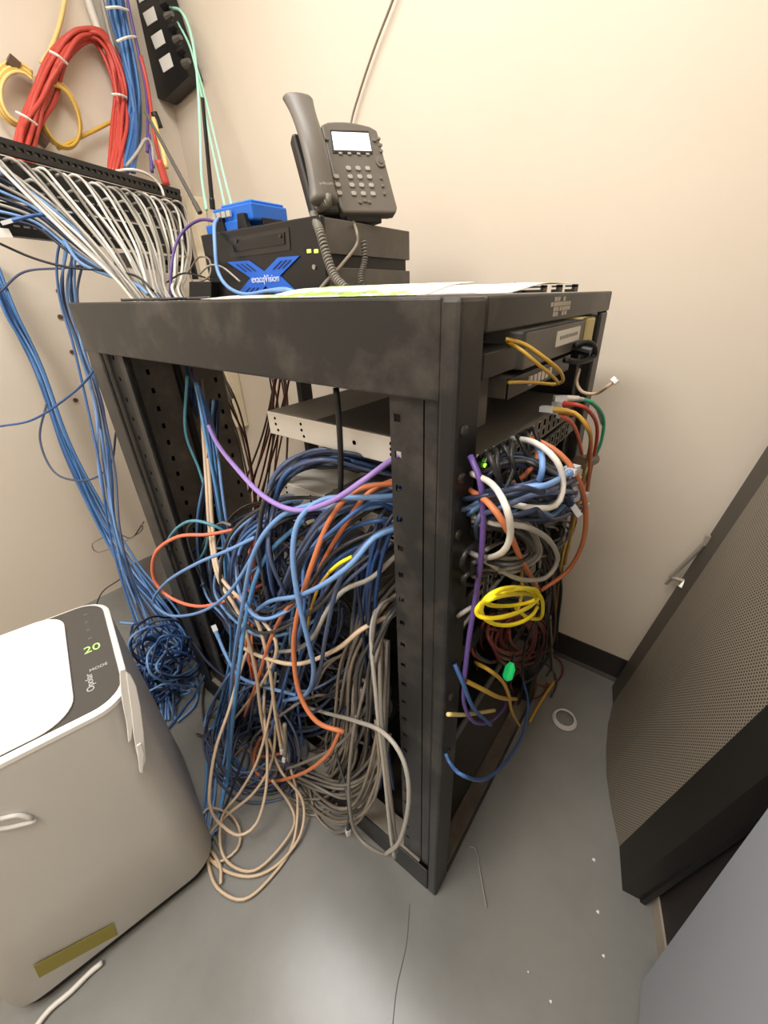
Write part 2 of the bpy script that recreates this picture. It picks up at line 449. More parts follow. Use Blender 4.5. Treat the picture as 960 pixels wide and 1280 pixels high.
a, b = Z8(240, 320, PY0 - .004), Z8(352, 312, PY0 - .004)
tx = text('exacqVision', (a + b) / 2, (1, 0, 0), (0, 0, 1), .0205, M_silverlet, t, 'emblem_lettering', ext=.0004)
for X in (456, 482):
    c = Z8(X, 215); MB().box(c.x - .005, c.x + .005, c.y - .002, c.y, c.z - .003, c.z + .003).build('indicator_light', M_yl_led, t)
c = Z8(475, 273); MB().tube([c, c + Vector((0, -.003, 0))], .0045, 12).build('power_button', mat('button_steel', '#A8A49C', .3, metal=.7), t)
for x in (PX0 + .03, PX1 - .04):
    for y in (PY0 + .03, PY1 - .04): MB().box(x, x + .015, y, y + .015, H + .001, PZ0 + .006).build('foot', M_black, t)

# ------------------------------------------------------------------ desk phone (leans on its foot, on the computer)
Mp = Matrix(((.424, -.818, -.388), (.904, .405, .134), (.048, -.408, .912)))
Mp = Matrix((Mp.col[0].normalized(), Mp.col[1].normalized(), Mp.col[2].normalized())).transposed()
Op = Vector((-.493, .45, 1.435))
def PL(x, y, z): return Op + Mp @ Vector((x, y, z))       # local: x right, y back, z up
t = thing('desk_phone', 'charcoal office desk phone with lit screen standing on the computer', 'phone', (-.52, .47, PZ1))
def pbox(mb, x0, x1, y0, y1, z0, z1):
    return mb.hexa([PL(x, y, z) for (x, y, z) in ((x0, y0, z0), (x1, y0, z0), (x1, y1, z0), (x0, y1, z0), (x0, y0, z1), (x1, y0, z1), (x1, y1, z1), (x0, y1, z1))])
body = []
for k in range(9):                                        # bowed top edge
    a = k / 8; body.append((-.062 + .124 * a, .085 + .007 * math.sin(math.pi * a) - (.004 if k in (0, 8) else 0)))
outline = [(.066, -.075), (.060, -.086), (-.062, -.086), (-.066, -.075)]
face = [PL(x, 0, z) for x, z in (outline[::-1] + body[::-1])]
MB().prism(face, Mp @ Vector((0, .022, 0))).build('body', M_phone, t, bevel=.004)
MB().prism([PL(x, .022, z) for x, z in [(-.12, -.08), (.06, -.08), (.06, .05), (-.12, .05)]], Mp @ Vector((0, .012, 0))).build('back_shell', M_phone2, t, bevel=.004)
pbox(MB(), -.126, -.066, .004, .03, -.084, .065).build('handset_cradle', M_phone2, t, bevel=.006)
# foot/wedge down to the computer lid
lo = [PL(-.05, .01, -.082), PL(.03, .01, -.082), PL(.03, .06, -.03), PL(-.05, .06, -.03)]
ft = MB(); base = [Vector((p.x, p.y, PZ1 + .0005)) for p in lo]
ft.hexa(base + lo); ft.build('stand', M_phone2, t, bevel=.002)
def ploc(u, v):   # zoom-crop position (330x310 crop at 230,90, scale 2.909) on the front face
    p = at(230 + u / 2.909, 90 + v / 2.909, 'y', .45)
    dr = (p - C_CAM); n = Mp.col[1]; tt = (Op - C_CAM).dot(n) / dr.dot(n)
    q = C_CAM + dr * tt - Op
    return q.dot(Mp.col[0]), q.dot(Mp.col[2])
def pquad(name, uv, m_, th=.0015, y=0):
    pts = [ploc(*a) for a in uv]
    return MB().prism([PL(a, y, b) for a, b in pts], Mp @ Vector((0, -th, 0))).build(name, m_, t, bevel=.0004)
pquad('screen_bezel', [(530, 212), (670, 216), (686, 300), (541, 296)], M_phone2)
pquad('screen', [(535, 220), (669, 225), (681, 290), (545, 286)], M_lcd, .0008, -.0015)
def key(u, v, a=.0055, b=.0042, m_=M_key):
    x, z = ploc(u, v); c = rrect(2 * a, 2 * b, b * .8, 4)
    MB().prism([PL(x + i, 0, z + j) for i, j in c], Mp @ Vector((0, -.003, 0))).build('key', m_, t, bevel=.0008)
for rI in range(4):
    for cI in range(3): key(597 + cI * 35 + rI * 6.5, 352 + rI * 30.5 + cI * .5)
for k in range(3): key(553 + 6 * k, 382 + 30 * k)
for k in range(4): key(568 + 33 * k, 298 + k, .004, .002)
for u, v in ((498, 240), (518, 245), (505, 262), (692, 250), (707, 245), (714, 268), (716, 290), (640, 474), (657, 470), (673, 474)): key(u, v, .004, .003, mat('phone_key_dim', '#6A655D', .4))
for k in range(3): key(716 + 6 * k, 388 + 28 * k, .003, .003, MATS['phone_key_dim'])
x, z = ploc(712, 328)
MB().tube([PL(x, 0, z), PL(x, -.003, z)], .011, 20).build('navigation_ring', MATS['phone_key_dim'], t)
MB().tube([PL(x, -.003, z), PL(x, -.0045, z)], .005, 16).build('navigation_key', M_phone, t)
# handset: swept rounded bar with cup ends
hs = []
rad = []
for k in range(25):
    a = k / 24; z = -.082 + .190 * a
    bow = -.02 - .016 * math.sin(math.pi * a)
    hs.append((z, bow)); e = abs(a - .5) * 2
    rad.append(.019 + .005 * e ** 4)
mbh = MB(); vs = []; n = 16
prof = rrect(1, 1, .42, 3)
for (z, bow), rd in zip(hs, rad):
    th = .9 if z > -.07 else .9
    for (a, b) in prof: vs.append(PL(-.106 + a * rd * 2.5, bow + b * rd * 1.25, z))
n = len(prof); fsx = []
for i in range(len(hs) - 1):
    for k in range(n): fsx.append((i * n + k, i * n + (k + 1) % n, (i + 1) * n + (k + 1) % n, (i + 1) * n + k))
fsx.append(tuple(range(n))[::-1]); fsx.append(tuple(range((len(hs) - 1) * n, len(hs) * n)))
mbh.add(vs, fsx); hset = mbh.build('handset', M_phone, t, smooth=True)
hset.modifiers.new('b', 'BEVEL').width = .004; hset.modifiers['b'].limit_method = 'ANGLE'
text('polycom', PL(-.105, -.048, -.064), Mp.col[0], Mp.col[2], .008, mat('dim_ink', '#8F8A82', .5), t, 'handset_lettering')

def coil(ctrl, rc, rw, turns):
    path = spline(ctrl, .004); out = []
    L = [0]
    for i in range(1, len(path)): L.append(L[-1] + (path[i] - path[i - 1]).length)
    tot = L[-1]; N = turns * 10
    ref = Vector((.3, .1, .9)); j = 0
    for i in range(N + 1):
        s = tot * i / N
        while j < len(L) - 2 and L[j + 1] < s: j += 1
        fr = (s - L[j]) / max(1e-9, L[j + 1] - L[j]); p = path[j].lerp(path[j + 1], fr)
        tt = (path[j + 1] - path[j]).normalized(); a = tt.orthogonal()
        a = (Vector((1, .2, 0)) - tt * tt.dot(Vector((1, .2, 0)))).normalized(); b = tt.cross(a)
        th = 2 * math.pi * turns * i / N
        out.append(p + (a * math.cos(th) + b * math.sin(th)) * rc)
    return out
h0 = PL(-.102, -.03, -.085)
cc = coil([h0, at(393, 266, 'z', 1.352), at(400, 290, 'y', .283), at(409, 322, 'y', .27), at(419, 347, 'y', .26), at(433, 362, 'y', .25)], .0066, .0026, 44)
mb = MB().tube(cc, .0026, 6); mb.tube([h0 + Vector((0, 0, .012)), h0 - Vector((0, 0, .006))], .006, 8)
c_ = mb.build('coiled_cord', mat('cord_grey', '#6F6A60', .5), t)
cc = coil([at(455, 302, 'x', -.455), at(456, 325, 'x', -.45), at(451, 345, 'x', -.44), at(452, 356, 'x', -.43)], .005, .002, 16)
MB().tube(cc, .0018, 6).build('coiled_cord', MATS['cord_grey'], t)

# ------------------------------------------------------------------ blue wireless router with antennas
t = thing('wireless_router', 'bright blue router with black bumpers on the computer lid', 'router', (-.74, .42, PZ1))
def rb(px, py): return at(px, py, 'y', .36)
MB().box(-.935, -.80, .35, .47, PZ1 + .003, PZ1 + .028).build('lower_case', M_blue, t, bevel=.003)
MB().box(-.90, -.745, .355, .46, PZ1 + .024, PZ1 + .058).build('upper_case', M_blue, t, bevel=.004)
MB().box(-.87, -.75, .36, .455, PZ1 + .058, PZ1 + .064).build('lid', mat('router_blue_light', '#2F7BD8', .35), t, bevel=.003)
for x in (-.865, -.775): MB().prism([(x - .02, .343, PZ1 + .001), (x + .02, .343, PZ1 + .001), (x + .012, .343, PZ1 + .038), (x - .012, .343, PZ1 + .038)], (0, .014, 0)).build('bumper', M_black, t, bevel=.002)
MB().box(-.75, -.74, .38, .44, PZ1 + .001, PZ1 + .03).build('foot', M_black, t, bevel=.002)
for k in range(4): MB().box(-.89 + k * .02, -.876 + k * .02, .345, .35, PZ1 + .036, PZ1 + .048).build('socket', M_silver, t)
for (a, b, y, m_) in (((253, 122), (266, 262), .47, M_black), ((182, 140), (250, 266), .47, mat('antenna_grey', '#4B4740', .5))):
    p0, p1 = at(*b, 'y', y), at(*a, 'y', y)
    MB().tube([p0, p0.lerp(p1, .1), p0.lerp(p1, .12), p1], [.0075, .0075, .006, .0045], 10).build('antenna', m_, t)
tag(MB().prism([at(236, 372, 'y', .28), at(264, 372, 'y', .28), at(264, 352, 'y', .28), at(236, 352, 'y', .28)], (0, .06, 0)).build('media_converter', M_rack2, bevel=.002),
    'small black converter box at the left foot of the computer', 'network equipment')

# ------------------------------------------------------------------ papers and brackets on the rack top
def sheet(name, label, cat, x0, x1, y0, y1, lift, m_, n=14, curl=0, rot=0, z=H + .002):
    mb = MB(); vs = []; cx, cy = (x0 + x1) / 2, (y0 + y1) / 2
    for j in range(2):
        for a in range(n + 1):
            for b in range(5):
                x = x0 + (x1 - x0) * b / 4; u = a / n; y = y0 + (y1 - y0) * u
                zz = z + lift * math.sin(math.pi * min(1, u * 1.0)) ** 2 * (1 + .3 * math.sin(3 * b)) + curl * u + j * .0008
                dx, dy = x - cx, y - cy
                vs.append((cx + dx * math.cos(rot) - dy * math.sin(rot), cy + dx * math.sin(rot) + dy * math.cos(rot), zz))
    N = (n + 1) * 5; fs = []
    for a in range(n):
        for b in range(4):
            q = (a * 5 + b, a * 5 + b + 1, (a + 1) * 5 + b + 1, (a + 1) * 5 + b)
            fs.append(q[::-1]); fs.append(tuple(i + N for i in q))
    for a in range(n):
        for b in (0, 4):
            i, j2 = a * 5 + b, (a + 1) * 5 + b; fs.append((i, j2, j2 + N, i + N))
    for b in range(4):
        for a in (0, n):
            i, j2 = a * 5 + b, a * 5 + b + 1; fs.append((i, j2, j2 + N, i + N))
    o = mb.add(vs, fs).build(name, m_, smooth=True)
    return tag(o, label, cat)
M_mag = mat('printed_paper', '#E9E7DF', .5, noise=1, nscale=16, c2='#94C548', ramp=(.52, .56))
sheet('magazine', 'printed leaflet with green patches lying flat on the rack top', 'paper', -.32, -.08, .03, .19, .003, M_mag, rot=.15, curl=.014)
sheet('paper_sheet', 'white sheet curling up beside the green leaflet', 'paper', -.20, -.03, .21, .42, .006, mat('paper_white', '#E4E0D6', .6), rot=-.1, z=H + .002, curl=.012)
sheet('paper_sheet', 'flat white sheet in front of the computer', 'paper', -.52, -.36, .06, .20, .002, mat('paper_white2', '#CFC9BC', .6), rot=.2, curl=.004)
for i, (px, pw) in enumerate(((646, 3), (668, 26), (696, 9), (714, 11))):
    p = at(px, 361, 'y', .54); k = pw / 600
    mb = MB(); x0 = p.x
    if i == 0: mb.box(x0 - .004, x0 + .0, .53, .55, H + .001, H + .02); mb.box(x0, x0 + .022, .53, .55, H + .001, H + .006)
    else:
        mb.box(x0 - k / 2, x0 + k / 2, .53, .552, H + .001, H + .006); mb.box(x0 + k / 2 - .006, x0 + k / 2, .53, .552, H + .006, H + .014); mb.box(x0 - k / 2, x0 + k / 2, .53, .552, H + .0095, H + .0125)
    lab = ['upright black bracket on the far edge of the rack top', 'longest black bracket on the far edge of the rack top',
           'short black bracket between two others on the rack top', 'black bracket nearest the right corner of the rack top'][i]
    tag(mb.build('rack_bracket', M_black, smooth=False), lab, 'bracket', 'black brackets on the rack top')

# ------------------------------------------------------------------ portable air conditioner
ang = math.radians(14)
U = Vector((-math.cos(ang), math.sin(ang), 0)); V = Vector((-math.sin(ang), -math.cos(ang), 0))   # U: away along the end, V: toward the viewer
C1 = Vector((-.462, -.262, 0)); AW, AL, AH = .34, .355, .6
cen = C1 + U * (AW / 2) + V * (AL / 2)
t = thing('portable_air_conditioner', 'grey and white portable air conditioner at the lower left', 'air conditioner', cen)
def ring(w_, l_, rad_, z): return [cen + U * a + V * b + Vector((0, 0, z)) for a, b in rrect(w_, l_, rad_, 8)]
def loft(rings):
    mb = MB(); n = len(rings[0]); vs = [p for rg in rings for p in rg]; fs = []
    for i in range(len(rings) - 1):
        for k in range(n): fs.append((i * n + k, i * n + (k + 1) % n, (i + 1) * n + (k + 1) % n, (i + 1) * n + k))
    fs.append(tuple(range(n))[::-1]); fs.append(tuple(range((len(rings) - 1) * n, len(rings) * n)))
    return mb.add(vs, fs)
M_ac = mat('ac_grey', '#C6C2B9', .4, noise=.2, nscale=2, c2='#BBB7AE')
o = loft([ring(AW + .01, AL + .01, .055, .012), ring(AW + .034, AL + .03, .06, .035), ring(AW + .02, AL + .018, .058, .25), ring(AW, AL, .055, AH - .012)]).build('body', M_ac, t, smooth=True)
o.modifiers.new('e', 'EDGE_SPLIT').split_angle = math.radians(50)
o = loft([ring(AW + .002, AL + .002, .056, AH - .012), ring(AW + .002, AL + .002, .056, AH - .004), ring(AW - .008, AL - .008, .052, AH)]).build('top_rim', M_white, t, smooth=True)
o.modifiers.new('e', 'EDGE_SPLIT').split_angle = math.radians(40)
loft([ring(AW + .01, AL + .01, .05, 0.001), ring(AW + .01, AL + .01, .05, .012)]).build('base', M_black, t, smooth=False)
# control strip (dark glass) along the end that faces the rack, and the white lid
def tp(a, b, z): return cen + U * a + V * b + Vector((0, 0, z))
gl = [(a, b) for a, b in rrect(AW - .018, AL - .018, .048, 8)]
strip = [(a, b) for a, b in gl if b < -AL / 2 + .06]
g_ = MB().prism([tp(a, b, AH) for a, b in gl], (0, 0, .0015)); g_.build('control_strip', mat('panel_glass', '#45423F', .25), t)
ld = []
w2 = AW - .018
for a, b in rrect(w2, AL - .085, .05, 8): ld.append((a, b + .034))
MB().prism([tp(a, b, AH + .0015) for a, b in ld], (0, 0, .004)).build('lid', mat('ac_white', '#F4F2EC', .35), t, bevel=.002)
Mink = mat('panel_ink', '#B9B6B2', .5)
text('20', tp(-.0, -AL / 2 + .04, AH + .0018), -V, U, .028, mat('display_green', '#9FC86A', .5, emit=.8), t, 'digital_display')
text('MODE', tp(-.062, -AL / 2 + .036, AH + .0018), -V, U, .010, Mink, t, 'panel_lettering')
text('Opolar', tp(-.092, -AL / 2 + .052, AH + .0018), U, V, .016, Mink, t, 'panel_lettering')
for k in range(4): text('o', tp(.035 + .03 * k, -AL / 2 + .04, AH + .0018), -V, U, .012, mat('panel_ink_dim', '#77736F', .5), t, 'touch_key')
# grip highlight as white tubes + sticker on the side that faces the rack/camera
def side(b, z, off=0): return C1 + V * b - U * off + Vector((0, 0, z))
MB().prism([atp(px, py, C1 - U * .0165, U) for px, py in ((42, 1207), (49, 1222), (147, 1168), (142, 1154))], -U * .0008).build('energy_sticker', mat('olive_sticker', '#8F8430', .5), t)
for q4 in (((-30, 1018), (-5, 1024), (22, 1019), (40, 1023)), ((-30, 1035), (0, 1036), (25, 1031), (45, 1026))):
    MB().tube(spline([atp(px, py, C1 - U * .006, U) for px, py in q4]), .0035, 8).build('handle', M_white, t)  # white tubes stand in for the highlight at the grip
# torn pale foam strips stuck on the corner
fo = thing('foam_strip', 'torn white foam seal hanging from the corner of the air conditioner', 'seal', at(165, 830, 'y', -.20))
for i, pl in enumerate((((149, 836), (156, 834), (161, 850), (163, 872), (166, 895), (164, 922), (160, 926), (158, 905), (153, 880), (150, 860)),
                        ((157, 838), (163, 842), (170, 856), (175, 880), (179, 912), (182, 948), (177, 962), (173, 950), (170, 938), (166, 915), (164, 890), (160, 862)),
                        ((170, 930), (176, 926), (180, 940), (178, 965), (174, 963)))):
    MB().prism([atp(px, py, C1 - U * (.004 + .0015 * i), U) for px, py in pl], -U * .005).build('torn_strip', M_white, fo, bevel=.0012)

# ------------------------------------------------------------------ leaning rack door with bowed perforated face
def mesh_mat():
    m = bpy.data.materials.new('perforated_sheet'); m.use_nodes = True; nt = m.node_tree; b = nt.nodes['Principled BSDF']
    uv = nt.nodes.new('ShaderNodeUVMap'); uv.uv_map = 'uv'
    sp = nt.nodes.new('ShaderNodeSeparateXYZ'); nt.links.new(uv.outputs[0], sp.inputs[0])
    def math_(op, a, b_=None):
        n = nt.nodes.new('ShaderNodeMath'); n.operation = op
        for i, x in enumerate((a, b_)):
            if x is None: continue
            if isinstance(x, (int, float)): n.inputs[i].default_value = x
            else: nt.links.new(x, n.inputs[i])
        return n.outputs[0]
    P = .0062
    def lattice(off):
        fx = math_('SUBTRACT', math_('FRACT', math_('ADD', math_('DIVIDE', sp.outputs[0], P), off)), .5)
        fy = math_('SUBTRACT', math_('FRACT', math_('ADD', math_('DIVIDE', sp.outputs[1], P * 1.732), off)), .5)
        fy = math_('MULTIPLY', fy, 1.732)
        return math_('SQRT', math_('ADD', math_('MULTIPLY', fx, fx), math_('MULTIPLY', fy, fy)))
    dd = math_('MINIMUM', lattice(0.), lattice(.5))
    hole = math_('LESS_THAN', dd, .3)
    mx = nt.nodes.new('ShaderNodeMix'); mx.data_type = 'RGBA'; nt.links.new(hole, mx.inputs[0])
    mx.inputs[6].default_value = lin('#8F8575'); mx.inputs[7].default_value = lin('#2B2722')
    nt.links.new(mx.outputs[2], b.inputs['Base Color']); b.inputs['Roughness'].default_value = .5
    return m
def fp(px, py): return at(px, py, 'z', 0)
prof = [fp(765, 858), fp(766, 880), fp(760, 905), fp(757.5, 935), fp(758, 970), fp(764, 1010), fp(774, 1058), fp(778, 1113)]
LEAN = Vector((.155, -.012, 1.0)); HD = 1.95
dn = thing('rack_door', 'bowed perforated dark rack door leaning against the right wall', 'door', (.28, .5, 0))
def ex(a, b, back, name, m_, uvs=False, bevel=0):
    pr_ = prof[a:b + 1]
    front = pr_; bk = [p + Vector((back, .006, 0)) for p in pr_]
    n = len(pr_); segs = 24; mb = MB(); vs = []
    for lay in (front, bk):
        for s in range(segs + 1):
            vs += [p + LEAN * (HD * s / segs) for p in lay]
    L = (segs + 1) * n; fs = []
    for s in range(segs):
        for k in range(n - 1):
            q = (s * n + k, s * n + k + 1, (s + 1) * n + k + 1, (s + 1) * n + k); fs.append(q); fs.append(tuple(i + L for i in q[::-1]))
        for k in (0, n - 1):
            q = (s * n + k, (s + 1) * n + k, (s + 1) * n + k + L, s * n + k + L); fs.append(q)
    for s in (0, segs):
        for k in range(n - 1):
            q = (s * n + k, s * n + k + 1, s * n + k + 1 + L, s * n + k + L); fs.append(q)
    o = mb.add(vs, fs).build(name, m_, dn, smooth=False)
    if uvs:
        me = o.data; ul = me.uv_layers.new(name='uv'); arc = [0]
        for k in range(1, n): arc.append(arc[-1] + (pr_[k] - pr_[k - 1]).length)
        for lp in me.loops:
            vi = lp.vertex_index % L; s, k = divmod(vi, n)
            ul.data[lp.index].uv = (arc[k], HD * 1.01 * s / segs)
    return o
ex(1, 6, .012, 'perforated_panel', mesh_mat(), True)
ex(0, 1, .03, 'side_frame', mat('door_frame_brown', '#48423A', .5), bevel=.001)
ex(6, 7, .035, 'side_frame', mat('door_frame_dark', '#24221F', .5), bevel=.001)  # same frame as the far side, coloured darker for its shade
MB().prism([prof[0] + Vector((.03, .004, .002)), prof[7] + Vector((.035, 0, .002)), prof[7] + Vector((.045, 0, .002)), prof[0] + Vector((.045, .004, .002))], LEAN * HD).build('back_sheet', M_rack2, dn)
# latch on the far edge
la = thing('door_latch', 'metal', 'latch') if False else None
q0, q1 = at(884, 676, 'y', .80), at(838, 722, 'y', .80)
lt = MB().tube([q0, q0.lerp(q1, .5), q1], .006, 8); lt.obox(q0 + Vector((-.008, -.01, -.012)), (.02, 0, 0), (0, .02, 0), (0, 0, .03)); 
dx = (q1 - q0).normalized()
lo_ = lt.build('latch_bar', mat('latch_steel', '#B5ADA0', .35, metal=.5), dn, smooth=False)
MB().tube([at(832, 730, 'y', .80), at(840, 722, 'y', .80), at(856, 727, 'y', .79), at(850, 734, 'y', .78)], [.004, .006, .009, .009], 8).build('latch_hook', MATS['latch_steel'], dn)

# dark side panel standing behind the door, pale bottom trim
t = thing('rack_side_panel', 'dark brown steel side panel with pale bottom edge standing behind the door', 'panel', (.41, .2, 0))
A0 = fp(812, 1119) + Vector((.0, .13, 0)); A0 = fp(812, 1119) + (fp(812, 1119) - fp(822, 1192)) * .6
A1 = fp(822, 1192) + (fp(822, 1192) - fp(812, 1119)) * .4
ln2 = Vector((.14, -.01, 1)); off = Vector((.022, .004, 0))
MB().prism([A0, A1, A1 + off, A0 + off], ln2 * .035).build('bottom_trim', mat('trim_beige', '#978C7C', .5), t)
MB().prism([A0 + ln2 * .035 + off * .2, A1 + ln2 * .035 + off * .2, A1 + ln2 * .035 + off, A0 + ln2 * .035 + off], ln2 * 1.35).build('sheet', mat('panel_brown', '#2B2522', .55), t)

# grey cabinet at the lower right
t = thing('filing_cabinet', 'smooth blue grey cabinet at the lower right corner of the view', 'cabinet', (.55, -.2, 0))
gx = .392
cabm = mat('cabinet_bluegrey', '#A3A8B1', .45)
poly = [(gx, .118), (gx + .004, .126), (.655, .06), (.655, -.75), (gx + .06, -.75)]
MB().prism([(a, b, .012) for a, b in poly], (0, 0, 1.0)).build('body', cabm, t, bevel=.006)
MB().prism([(a, b, .0) for a, b in ((gx + .006, .112), (.65, .055), (.65, -.74), (gx + .065, -.74))], (0, 0, .012)).build('plinth', M_rack2, t)
M_seam = mat('seam', '#5E6167', .6)
MB().prism([(gx + .0022, .05, 1.012), (.5, .02, 1.012), (.5, -.6, 1.012), (gx + .06, -.6, 1.012)], (0, 0, .003)).build('top_tray', cabm, t)

# ------------------------------------------------------------------ cables
def pts3(pts, ax):
    out = []
    for p in pts:
        a = p[3] if len(p) > 3 else ax
        out.append(atf(p[0], p[1], a, p[2]))
    return out
def atf(px, py, ax, val):
    """as at(), but never beyond the floor the line of sight meets first"""
    v = r * ((px - CX) / F_PX) + d * ((py - CY) / F_PX) + f
    k = 'xyz'.index(ax); t = (val - C_CAM[k]) / v[k] if abs(v[k]) > 1e-6 else -1
    if v.z < 0:
        tf = (.008 - C_CAM.z) / v.z
        if t <= 0 or t > tf: t = tf
    return C_CAM + v * t
TANGLE = MB(); TCOL = []
M_rj = mat('clear_plug', '#CFD3D6', .25, spec=.6)
def plug(o, p, tdir, boot, rr):
    """a modular plug with its boot at p, pointing along tdir"""
    tdir = tdir.normalized(); u = tdir.orthogonal().normalized()
    u = (Vector((0, 0, 1)) - tdir * tdir.z); u = u.normalized() if u.length > .1 else tdir.orthogonal().normalized()
    w_ = tdir.cross(u)
    mb = MB().tube([p - tdir * .02, p], [rr * 1.2, .0052], 8); mb.build('boot', boot, o, smooth=False)
    MB().obox(p - u * .004 - w_ * .0058, tdir * .02, u * .008, w_ * .0116).build('plug', M_rj, o, smooth=False)
def cable3(name, label, cat, P, col, rr=.0036, group=None, ends='', sides=8, step=.012, floor=True, stuff=False):
    Q = spline(P, step)
    if floor:
        Q = [Vector((max(q.x, XL + rr + .001), min(q.y, YB - rr - .001), max(q.z, rr + .0005))) for q in Q]
    if stuff:
        n0 = len(TANGLE.f); TANGLE.tube(Q, rr, 6); TCOL.append((col, len(TANGLE.f) - n0)); return None
    o = MB().tube(Q, rr, sides).build(name, cm(col), smooth=True)
    tag(o, label, cat, group)
    if 's' in ends: plug(o, Q[0], Q[0] - Q[2], cm(col), rr)
    if 'e' in ends: plug(o, Q[-1], Q[-1] - Q[-3], cm(col), rr)
    return o
def cab(label, col, pts, ax='y', rr=.0036, group=None, ends='', name='network_cable', cat='cable', **k):
    if ax == 'x' and pts[0][0] > 540: rr *= .78
    return cable3(name, label, cat, pts3(pts, ax), col, rr, group, ends, **k)
def bundle(n, label, cols, pts, ax='y', wpx=10, wd=.02, rr=.0034, seed=1, group=None, name='network_cable', ends='', along=0, **k):
    """n cables that follow one course, each a little apart; wpx = spread across the course in photo pixels per control point"""
    g = random.Random(seed * 101 + 5)
    m_ = len(pts); wp = wpx if isinstance(wpx, (list, tuple)) else [wpx] * m_
    for i in range(n):
        a0 = (i + .5) / n * 2 - 1; base = a0 * .75 + g.uniform(-.3, .3); bd = g.uniform(-1, 1)
        Q = []
        for j, p in enumerate(pts):
            a_, b_ = pts[max(0, j - 1)], pts[min(m_ - 1, j + 1)]
            tx, ty = b_[0] - a_[0], b_[1] - a_[1]; L = math.hypot(tx, ty) or 1
            base2 = max(-1.2, min(1.2, base + g.uniform(-.35, .35)))
            off = base2 * wp[j]; al = g.uniform(-1, 1) * along
            ax_ = p[3] if len(p) > 3 else ax
            Q.append(atf(p[0] - ty / L * off + tx / L * al, p[1] + tx / L * off + ty / L * al, ax_, p[2] + (bd * .6 + g.uniform(-.4, .4)) * wd))
        c = cols[i % len(cols)]
        w = COLW.get(c, c.replace('_', ' '))
        cable3(name, label.replace('{c}', w), 'cable', Q, c, rr, group, ends, **k)
COLW = dict(bundle_blue='blue', taupe='taupe grey', mint='pale mint')

# ---- side of the rack: rear corner, columns of blue
bundle(7, '{c} network cable in the dark knot under the rear of the rack skirt', ['navy', 'deep_blue', 'navy', 'slate_blue'],
       [(232, 450, .22), (236, 500, .2), (246, 560, .2), (262, 640, .2), (272, 740, .2), (285, 840, .15)], wpx=[6, 16, 15, 10, 12, 22], wd=.05, rr=.0045, seed=2, stuff=True, group='dark blue cables dropping from the rear skirt')
bundle(8, '{c} cable hanging in the brown loom by the rear panel', ['brown', 'taupe', 'dark_red', 'black'],
       [(262, 465, .35), (285, 510, .36), (302, 560, .38), (312, 640, .4), (318, 740, .4)], wpx=[14, 14, 14, 14, 25], wd=.05, seed=3, stuff=True, group='brown and taupe cables in the rear loom')
bundle(5, '{c} cable hanging against the back wall behind the rack', ['brown', 'black', 'dark_red'],
       [(345, 462, .6), (352, 520, .6), (345, 600, .58), (335, 700, .55)], wpx=[16, 18, 20, 30], wd=.03, seed=4, stuff=True, group='dark cables behind the silver switch')
bundle(7, '{c} cable in the left column of hanging cables', ['light_blue', 'slate_blue', 'sky_blue', 'mid_blue'],
       [(246, 478, .1), (262, 545, .08), (276, 640, .06), (290, 720, .04), (292, 820, .02), (272, 920, .0), (260, 1000, -.04), (256, 1050, -.08)],
       wpx=[5, 8, 12, 14, 14, 12, 9, 5], wd=.04, seed=5, group='blue cables of the left hanging column')
bundle(5, '{c} cable crossing down the middle of the left column', ['slate_blue', 'navy', 'light_blue'],
       [(270, 500, .12), (262, 580, .1), (250, 660, .08), (262, 740, .05), (300, 800, .03), (300, 880, 0.), (280, 960, -.02)],
       wpx=[8, 8, 12, 12, 16, 16, 14], wd=.03, seed=6, group='slate cables crossing the left column')
cab('teal cable in two long waves near the rear post', 'teal', [(234, 470, .12), (232, 540, .1), (250, 590, .1), (262, 640, .08), (255, 690, .05), (232, 708, .04), (208, 700, .02), (212, 672, .0), (235, 652, .0), (265, 656, .02), (290, 670, .05)])
cab('pale blue cable making the widest loop over the orange ring', 'light_blue', [(318, 672, -.02), (285, 688, -.04), (245, 705, -.06), (208, 728, -.08), (192, 752, -.08), (212, 769, -.08), (248, 766, -.07), (282, 745, -.05), (310, 705, -.03), (330, 660, 0)])
cab('coral orange cable in a wide ring left of the column', 'coral', [(300, 660, .05), (262, 668, .0), (222, 671, -.04), (194, 692, -.07), (193, 725, -.08), (215, 748, -.07), (250, 758, -.05), (290, 748, -.02), (330, 730, .05)], rr=.004)
cab('lilac cable sweeping from the rear skirt to the silver switch', 'lilac', [(240, 462, .2), (250, 500, .12), (268, 548, .05), (298, 588, 0.), (332, 622, -.02), (372, 638, -.02), (415, 626, -.01), (455, 600, .01), (490, 575, .05), (520, 560, .1)], rr=.0042)
cab('black power cord hanging straight past the silver switch', 'black', [(420, 485, .03), (424, 530, .03), (426, 580, .03), (424, 625, .03), (412, 680, .05), (390, 720, .1)], name='electric_cable', rr=.0042)
# beige boots column
for i, (x0, x1_) in enumerate(((258, 300), (262, 318))):
    cab(['beige cable running down the front of the left column', 'second beige cable ending in a white plug over the heap'][i], 'beige',
        [(x0 - 14, 440, .3), (x0 - 6, 520, .16), (x0, 600, .06), (x0 + 4, 660, .02), (x0 + 14, 720, -.02), (x1_, 770, -.03), (x1_ + 18, 830, -.04), (x1_ + 26, 890, -.05), (x1_ + 34, 935, -.05)], rr=.0042, ends='e' if i else '')
cab('pale beige cable curling over the heap with a taped joint', 'beige', [(300, 808, -.02), (330, 822, -.04), (372, 830, -.04), (420, 812, -.02), (455, 785, 0), (505, 762, .08)], rr=.0042)
cab('beige cable bowing to the right of the column', 'beige', [(305, 758, -.02), (330, 778, -.03), (346, 810, -.04), (330, 850, -.04), (308, 880, -.03), (288, 905, -.02)], rr=.0038)

